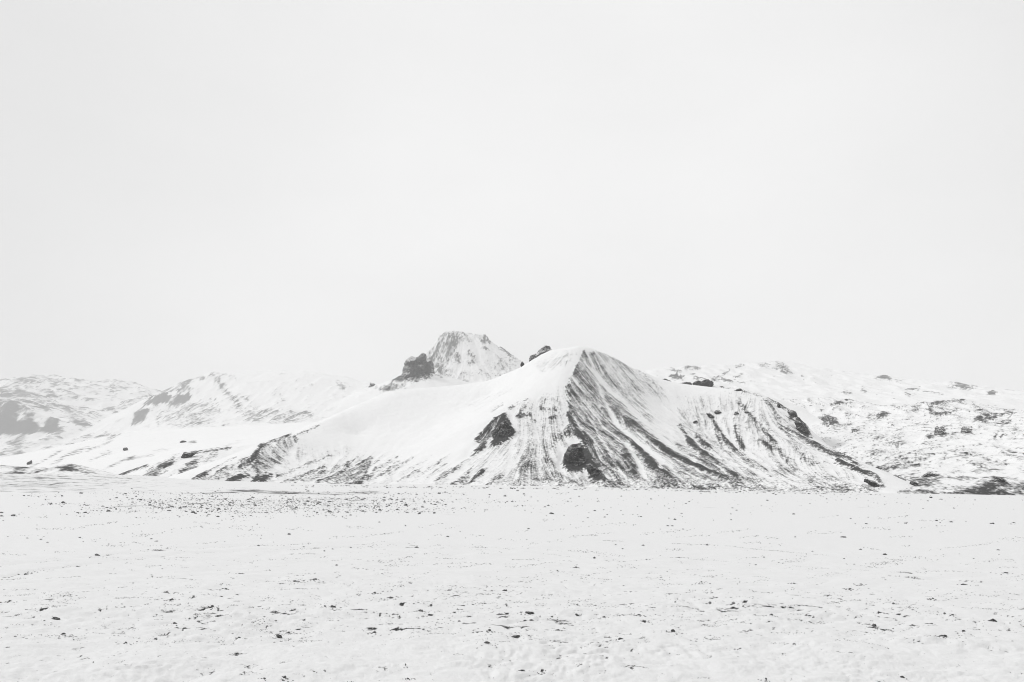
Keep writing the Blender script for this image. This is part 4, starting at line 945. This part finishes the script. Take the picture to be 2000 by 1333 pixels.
def surf(x, y):
    r = math.hypot(x, y); a = math.atan2(x, y)
    i = min(max(np.searchsorted(rad, r) - 1, 0), len(rad) - 2); j = min(max(np.searchsorted(ang, a) - 1, 0), len(ang) - 2)
    t = (r - rad[i]) / (rad[i + 1] - rad[i]); s = (a - ang[j]) / (ang[j + 1] - ang[j])
    z = (Z[i, j] * (1 - s) + Z[i, j + 1] * s) * (1 - t) + (Z[i + 1, j] * (1 - s) + Z[i + 1, j + 1] * s) * t
    return x, y, float(z)

# ------------------------------------------------------------------ stones and clods on the plain
def stone_mesh(seed, level):
    import bmesh
    bm = bmesh.new(); bmesh.ops.create_icosphere(bm, subdivisions=level, radius=1.0)
    off = Vector((seed * 3.7, seed * 1.9, seed * 5.3))
    for v in bm.verts:
        n = v.co.normalized()
        d = 1 + 0.5 * mnoise.noise(n * 1.3 + off) + 0.42 * mnoise.noise(n * 2.9 + off) + 0.25 * mnoise.noise(n * 6.0 + off)
        c = n * d
        for k in range(4):                       # a few broken planes
            pl = Vector((math.sin(seed * 2.1 + k * 1.9), math.cos(seed * 1.3 + k * 2.7), 0.4 + 0.5 * math.sin(seed + k))).normalized()
            h = c.dot(pl) - 0.72
            if h > 0: c -= pl * h * 0.85
        v.co = c
    me = bpy.data.meshes.new('stone'); bm.to_mesh(me); bm.free(); me.materials.append(M_stone)
    return me
STONES = [stone_mesh(i + 1, 3) for i in range(8)]
SMALL = [stone_mesh(i + 20, 2) for i in range(6)]
_sr = random.Random(21)

def stone(px, py, w, h, label, group, meshes, cat='stone', name='stone'):
    x, y, z = ground(px, py + h * 0.5)
    s = y / F
    o = bpy.data.objects.new(name, _sr.choice(meshes)); COL.objects.link(o)
    o.location = (x, y, z + h * s * 0.18)
    o.scale = (w * s * 0.5, w * s * 0.42, h * s * 0.62)
    o.rotation_euler = (_sr.uniform(-.12, .12), _sr.uniform(-.2, .2), _sr.uniform(-.5, .5) + (math.pi if _sr.random() < .5 else 0))
    tag(o, label, cat, group)
    return o

G1 = 'stones lying on the snow plain'
special = [
    (26, 1006, 18, 8, 'large dark stone at the left edge just below the far stone field'),
    (3, 1007, 12, 6, 'dark stone cut by the left edge of the picture'),
    (121, 968, 7, 7, 'upright black stone at the left end of the far stone field'),
    (100, 983, 12, 6, 'wide dark stone near the left end of the far stone field'),
    (190, 1080, 18, 7, 'smooth dark stone sitting on the upper wheel rut at left'),
    (10, 1127, 18, 6, 'dark clod on the lower wheel rut at the left edge'),
    (616, 1136, 16, 6, 'low dark stone left of centre below the wheel ruts'),
    (336, 1174, 13, 7, 'tilted dark stone on open snow in the left foreground'),
    (986, 1152, 15, 7, 'isolated dark stone in the middle of the foreground'),
    (650, 1193, 22, 8, 'black clod among scoured streaks left of centre'),
    (545, 1247, 22, 13, 'largest dark clod at lower left with a snow collar'),
    (731, 1237, 14, 8, 'round dark stone below the scoured streaks left of centre'),
    (1007, 1245, 32, 8, 'longest black clod in the lower centre'),
    (1035, 1200, 34, 8, 'wide ragged clod above the longest black clod'),
    (1059, 1313, 11, 10, 'upright dark stone near the bottom edge in the centre'),
    (1161, 1086, 9, 8, 'small dark cone-shaped stone just right of centre'),
    (1381, 1059, 12, 6, 'single dark stone on clean snow right of centre'),
    (1304, 1024, 9, 5, 'left one of two touching stones right of centre'),
    (1313, 1024, 9, 5, 'right one of two touching stones right of centre'),
    (1647, 1046, 20, 5, 'flat wide stone on clean snow at right'),
    (1884, 1140, 24, 6, 'flat dark stone alone on the snow at far right'),
    (1939, 1214, 32, 10, 'big black clod near the right edge'),
    (1842, 1244, 28, 11, 'black jagged clod low in the right foreground'),
    (1707, 1217, 20, 10, 'crumbled dark clod in the right foreground streaks'),
    (1762, 1317, 16, 9, 'dark clod at the bottom edge on the right'),
    (1314, 1234, 16, 9, 'dark clod with a snowy left side right of centre'),
    (556, 1326, 12, 9, 'dark stone at the bottom edge left of centre'),
    (1938, 1022, 16, 6, 'dark stone near the right edge in the far stone scatter'),
    (110, 1213, 34, 9, 'broad broken clod in the far left foreground'),
    (1729, 1078, 14, 6, 'lone dark stone below the flat wide stone at right'),
]
for (u, v, w, h, lab) in special:
    stone(u, v, w * 0.54, h * 0.54, lab, G1, STONES)
listed = [(89, 976, 7, 4), (266, 969, 8, 5), (392, 988, 12, 5), (436, 978, 8, 5), (842, 985, 8, 5), (947, 996, 8, 4), (295, 1049, 10, 4), (305, 1054, 14, 4), (156, 1047, 10, 4), (53, 1049, 9, 4), (80, 1051, 9, 4), (505, 1061, 9, 4), (593, 1065, 10, 4), (650, 1070, 11, 5), (685, 1068, 8, 4), (741, 1018, 8, 4), (792, 1025, 6, 4), (576, 1138, 10, 5), (467, 1120, 8, 5), (441, 1153, 12, 5), (732, 1163, 10, 6), (764, 1172, 18, 6), (989, 1184, 10, 5), (635, 1192, 12, 5), (822, 1198, 20, 8), (840, 1206, 20, 7), (19, 1177, 18, 7), (125, 1244, 16, 6), (246, 1258, 12, 6), (342, 1224, 18, 7), (467, 1247, 12, 6), (990, 1205, 14, 6), (956, 1234, 12, 8), (951, 1264, 22, 8), (516, 1329, 10, 7), (792, 1301, 6, 8), (477, 1320, 8, 6), (796, 1325, 8, 6), (52, 1119, 22, 5), (155, 1103, 18, 4), (1125, 1105, 10, 5), (1334, 1031, 8, 4), (1181, 1009, 10, 4), (1148, 1010, 9, 4), (1109, 980, 8, 5), (1553, 1046, 8, 4), (1681, 1069, 12, 5), (1587, 1072, 8, 4), (1857, 1019, 14, 5), (1980, 1021, 12, 4), (1863, 991, 10, 4), (1769, 1022, 12, 5), (1692, 1023, 12, 4), (1950, 1071, 14, 5), (1965, 1115, 16, 5), (1822, 1169, 9, 6), (1845, 1196, 12, 7), (1861, 1204, 12, 6), (1717, 1192, 16, 7), (1725, 1226, 16, 5), (1820, 1215, 10, 6), (1882, 1230, 14, 6), (1496, 1326, 8, 8), (1257, 1218, 18, 6), (1248, 1204, 14, 6), (1212, 1251, 20, 8), (1180, 1206, 12, 6), (1078, 1210, 12, 6), (1020, 1315, 20, 7), (1090, 1236, 14, 6), (1507, 1206, 10, 7), (1216, 1068, 9, 4), (1492, 1083, 7, 4), (1476, 1097, 9, 4), (1403, 1098, 10, 4), (1370, 1136, 8, 4), (1551, 1139, 8, 4), (1660, 1149, 14, 5), (1682, 1139, 12, 4), (1745, 1177, 10, 6), (1428, 1014, 8, 4), (415, 1188, 14, 8)]
_used = set()
def near_label(u, v, kind):
    for (d, t) in sorted(((math.hypot(u - t[0], (v - t[1]) * 3), t) for t in special), key=lambda q: q[0])[:2]:
        if d > 330: break
        du, dv = u - t[0], v - t[1]
        side = ('left of' if du < 0 else 'right of') if abs(du) > abs(dv) * 3 else ('beyond' if dv < 0 else 'in front of')
        ref = ' '.join(t[4].split()[:10])
        for cut in (' on', ' at', ' in', ' the', ' a', ' of', ' with', ' from', ' and', ' just', ' near', ' low', ' left', ' its'):
            for _ in range(2):
                if ref.endswith(cut): ref = ref[:-len(cut)]
        lab = 'small ' + kind + ' ' + side + ' the ' + ref
        if lab not in _used and len(lab.split()) <= 16:
            _used.add(lab); return lab
    return None
for (u, v, w, h) in listed:
    if v < 1035: lab, g = 'small dark stone dotting the far half of the plain', 'small far stones on the plain'
    elif v < 1140: lab, g = 'small dark stone on the snow of the middle plain', 'small stones on the middle plain'
    else: lab, g = 'small dark clod poking through the foreground snow', 'small clods in the foreground snow'
    lab = near_label(u, v, 'stone' if v < 1140 else 'clod') or lab
    stone(u, v, w * 0.48, h * 0.52, lab, g, STONES)
# scatter: the largest of the far field one by one, the rest as one mass
far = []
while len(far) < 5200:
    c = _sr.random()
    if c < 0.50: cu, cv, su, sv, nn = _sr.gauss(540, 200), 985 + _sr.gauss(0, 10), 24, 1.6, _sr.randint(3, 22)
    elif c < 0.62: cu, cv, su, sv, nn = _sr.uniform(80, 900), 962 + _sr.gauss(0, 5), 30, 1.2, _sr.randint(3, 16)
    elif c < 0.86: cu, cv, su, sv, nn = _sr.uniform(700, 2050), 962 + abs(_sr.gauss(0, 22)), 40, 4, _sr.randint(1, 5)
    elif c < 0.94: cu, cv, su, sv, nn = _sr.uniform(-40, 2040), 960 + abs(_sr.gauss(0, 80)), 30, 5, _sr.randint(1, 3)
    else: cu, cv, su, sv, nn = _sr.uniform(-40, 2040), _sr.uniform(1000, 1120), 30, 4, 1
    for _ in range(nn):
        u = cu + _sr.gauss(0, su); v = cv + _sr.gauss(0, sv)
        vmin = 953 + 12 * max(0, (u - 1100) / 900)
        if v < vmin or v > 1330 or not -40 < u < 2040: continue
        w = min(8, 1.1 + _sr.expovariate(1 / 1.1)) * (0.8 + 0.5 * (v - 950) / 100)
        far.append((u, v, min(w, 11), min(w, 11) * _sr.uniform(0.35, 0.6)))
for k in range(420):                                  # debris along the foot of the mountain
    u = _sr.uniform(560, 1720); b = np.interp(u, [340, 560, 870, 1155, 1400, 1600, 1740], [941, 947, 950, 953, 959, 963, 965.5])
    w = 1.5 + _sr.expovariate(1 / 1.6)
    far.append((u, b + abs(_sr.gauss(0, 1.6)), min(w, 6), min(w, 6) * .45))
far.sort(key=lambda t: -t[2])
for (u, v, w, h) in far[:170]:
    stone(u, v, w, h, 'small dark stone dotting the far half of the plain' if v < 1035 else 'small dark stone on the snow of the middle plain', 'small far stones on the plain' if v < 1035 else 'small stones on the middle plain', SMALL)

tv = np.array([v.co for v in stone_mesh(40, 1).vertices]); tf = [list(p.vertices) for p in stone_mesh(40, 1).polygons]
co = []; fc = []
ov = np.array([(1, .1, 0), (-.9, -.2, .1), (.2, .9, 0), (-.1, -1, .05), (.15, .1, .95), (0, 0, -.8)])
of = [(0, 2, 4), (2, 1, 4), (1, 3, 4), (3, 0, 4), (2, 0, 5), (1, 2, 5), (3, 1, 5), (0, 3, 5)]
for (u, v, w, h) in far[170:]:
    x, y, z = ground(u, v + h * .5); s = y / F
    a = _sr.uniform(0, 6.28); ca, sa = math.cos(a), math.sin(a)
    tiny = w < 2.6
    q = (ov if tiny else tv) * np.array([w * s * .5, w * s * .45, h * s * .62])
    q = np.stack([q[:, 0] * ca - q[:, 1] * sa + x, q[:, 0] * sa + q[:, 1] * ca + y, q[:, 2] + z + h * s * .2], -1)
    b = len(co); co += q.tolist(); fc += [[i + b for i in f] for f in (of if tiny else tf)]
o = mesh_simple('pebbles', co, fc, M_stone)
tag(o, 'countless tiny dark pebbles strewn over the far plain', 'pebbles', kind='stuff')

# crumbs of soil showing through the near snow, thickest round the clods
co = []; fc = []
gr = random.Random(77)
cv = [np.array([v.co for v in stone_mesh(60 + k, 1).vertices]) for k in range(4)]
spots = []
sel = np.argwhere(front & (RR > 7) & (RR < 32) & (rock > 0.42))
for k in gr.sample(range(len(sel)), min(1000, len(sel))):
    i, j = sel[k]
    spots.append((X[i, j] + gr.uniform(-.03, .03), Y[i, j] + gr.uniform(-.03, .03), min(gr.uniform(1.5, 2.6) + gr.expovariate(1 / 0.9), 7)))
for (u, v, w, h) in [t[:4] for t in special] + listed:
    if v < 1100: continue
    gx_, gy_, _ = ground(u, v + h * .5); s = gy_ / F
    for k in range(gr.randint(5, 16)):
        spots.append((gx_ + gr.gauss(0, w * 0.75) * s, gy_ + gr.gauss(0, w * 0.6) * s, gr.uniform(1.5, 4.6)))
sel = np.argwhere(front & (RR > 6.5) & (RR < 34) & (rock > 0.16))
pr = np.clip(rock[sel[:, 0], sel[:, 1]], 0.16, 0.6) - 0.14
for k in np.random.default_rng(5).choice(len(sel), 7000, p=pr / pr.sum()):   # grit and grass tips, hardly more than specks
    i, j = sel[k]
    spots.append((X[i, j] + gr.uniform(-.03, .03), Y[i, j] + gr.uniform(-.03, .03), gr.uniform(0.7, 1.9)))
for line in RUTS:                                 # grit caught in the wheel ruts
    seg = np.array(line); L_ = np.concatenate([[0], np.cumsum(np.hypot(*np.diff(seg, axis=0).T))])
    for k in range(520):
        t = gr.uniform(0, L_[-1])
        if pn(np.array(t / 2.5), np.array(0.3 + len(line)), 295) < -0.1: continue
        spots.append((float(np.interp(t, L_, seg[:, 0])) + gr.gauss(0, .07), float(np.interp(t, L_, seg[:, 1])) + gr.gauss(0, .09), gr.uniform(0.8, 1.9)))
for k in range(420):                              # wind-combed lines of grit
    u = gr.uniform(-20, 2020); v = gr.choice((gr.uniform(1008, 1110), gr.uniform(1080, 1190), gr.uniform(1150, 1260)))
    ln = gr.uniform(15, 75); sl_ = gr.uniform(-0.16, 0.10)
    for q in range(int(ln * gr.uniform(.15, .5))):
        t = gr.uniform(-.5, .5)
        gx_, gy_, _ = ground(u + t * ln, v + t * ln * sl_ + gr.gauss(0, 1.0))
        spots.append((gx_, gy_, gr.uniform(1.0, 2.6)))
for (x, y, w) in spots:
    if y < 5: continue
    x, y, z = surf(x, y); s = y / F; h = w * gr.uniform(.3, .5)
    a = gr.uniform(-.5, .5); ca, sa = math.cos(a), math.sin(a)
    tiny = w < 2.6
    q = (ov if tiny else gr.choice(cv)) * np.array([w * s * (.8 if tiny else .5), w * s * .4, h * s * .6])
    q = np.stack([q[:, 0] * ca - q[:, 1] * sa + x, q[:, 0] * sa + q[:, 1] * ca + y, q[:, 2] + z + h * s * .12], -1)
    b = len(co); co += q.tolist(); fc += [[i + b for i in f] for f in (of if tiny else tf)]
o = mesh_simple('soil_crumbs', co, fc, M_crumb)
tag(o, 'scattered dark crumbs of soil showing through the near snow', 'soil', kind='stuff')

# ------------------------------------------------------------------ haze: one box of even, thin air round everything
hz = bpy.data.meshes.new('haze')
x0, x1, y0, y1, z0, z1 = -9400, 9400, -9400, 9400, -60, 960
hz.from_pydata([(x0, y0, z0), (x1, y0, z0), (x1, y1, z0), (x0, y1, z0), (x0, y0, z1), (x1, y0, z1), (x1, y1, z1), (x0, y1, z1)], [],
               [(0, 3, 2, 1), (4, 5, 6, 7), (0, 1, 5, 4), (1, 2, 6, 5), (2, 3, 7, 6), (3, 0, 4, 7)])
hm = bpy.data.materials.new('thin_haze'); hm.use_nodes = True
hm.node_tree.nodes.clear()
ho = hm.node_tree.nodes.new('ShaderNodeOutputMaterial'); hv = hm.node_tree.nodes.new('ShaderNodeVolumePrincipled')
hv.inputs['Color'].default_value = (0.97, 0.97, 0.97, 1)
hv.inputs['Density'].default_value = 1.3e-4
hm.node_tree.links.new(hv.outputs[0], ho.inputs['Volume'])
hz.materials.append(hm)
hobj = bpy.data.objects.new('haze', hz); COL.objects.link(hobj)
tag(hobj, 'thin pale haze filling the air', 'haze', kind='stuff')
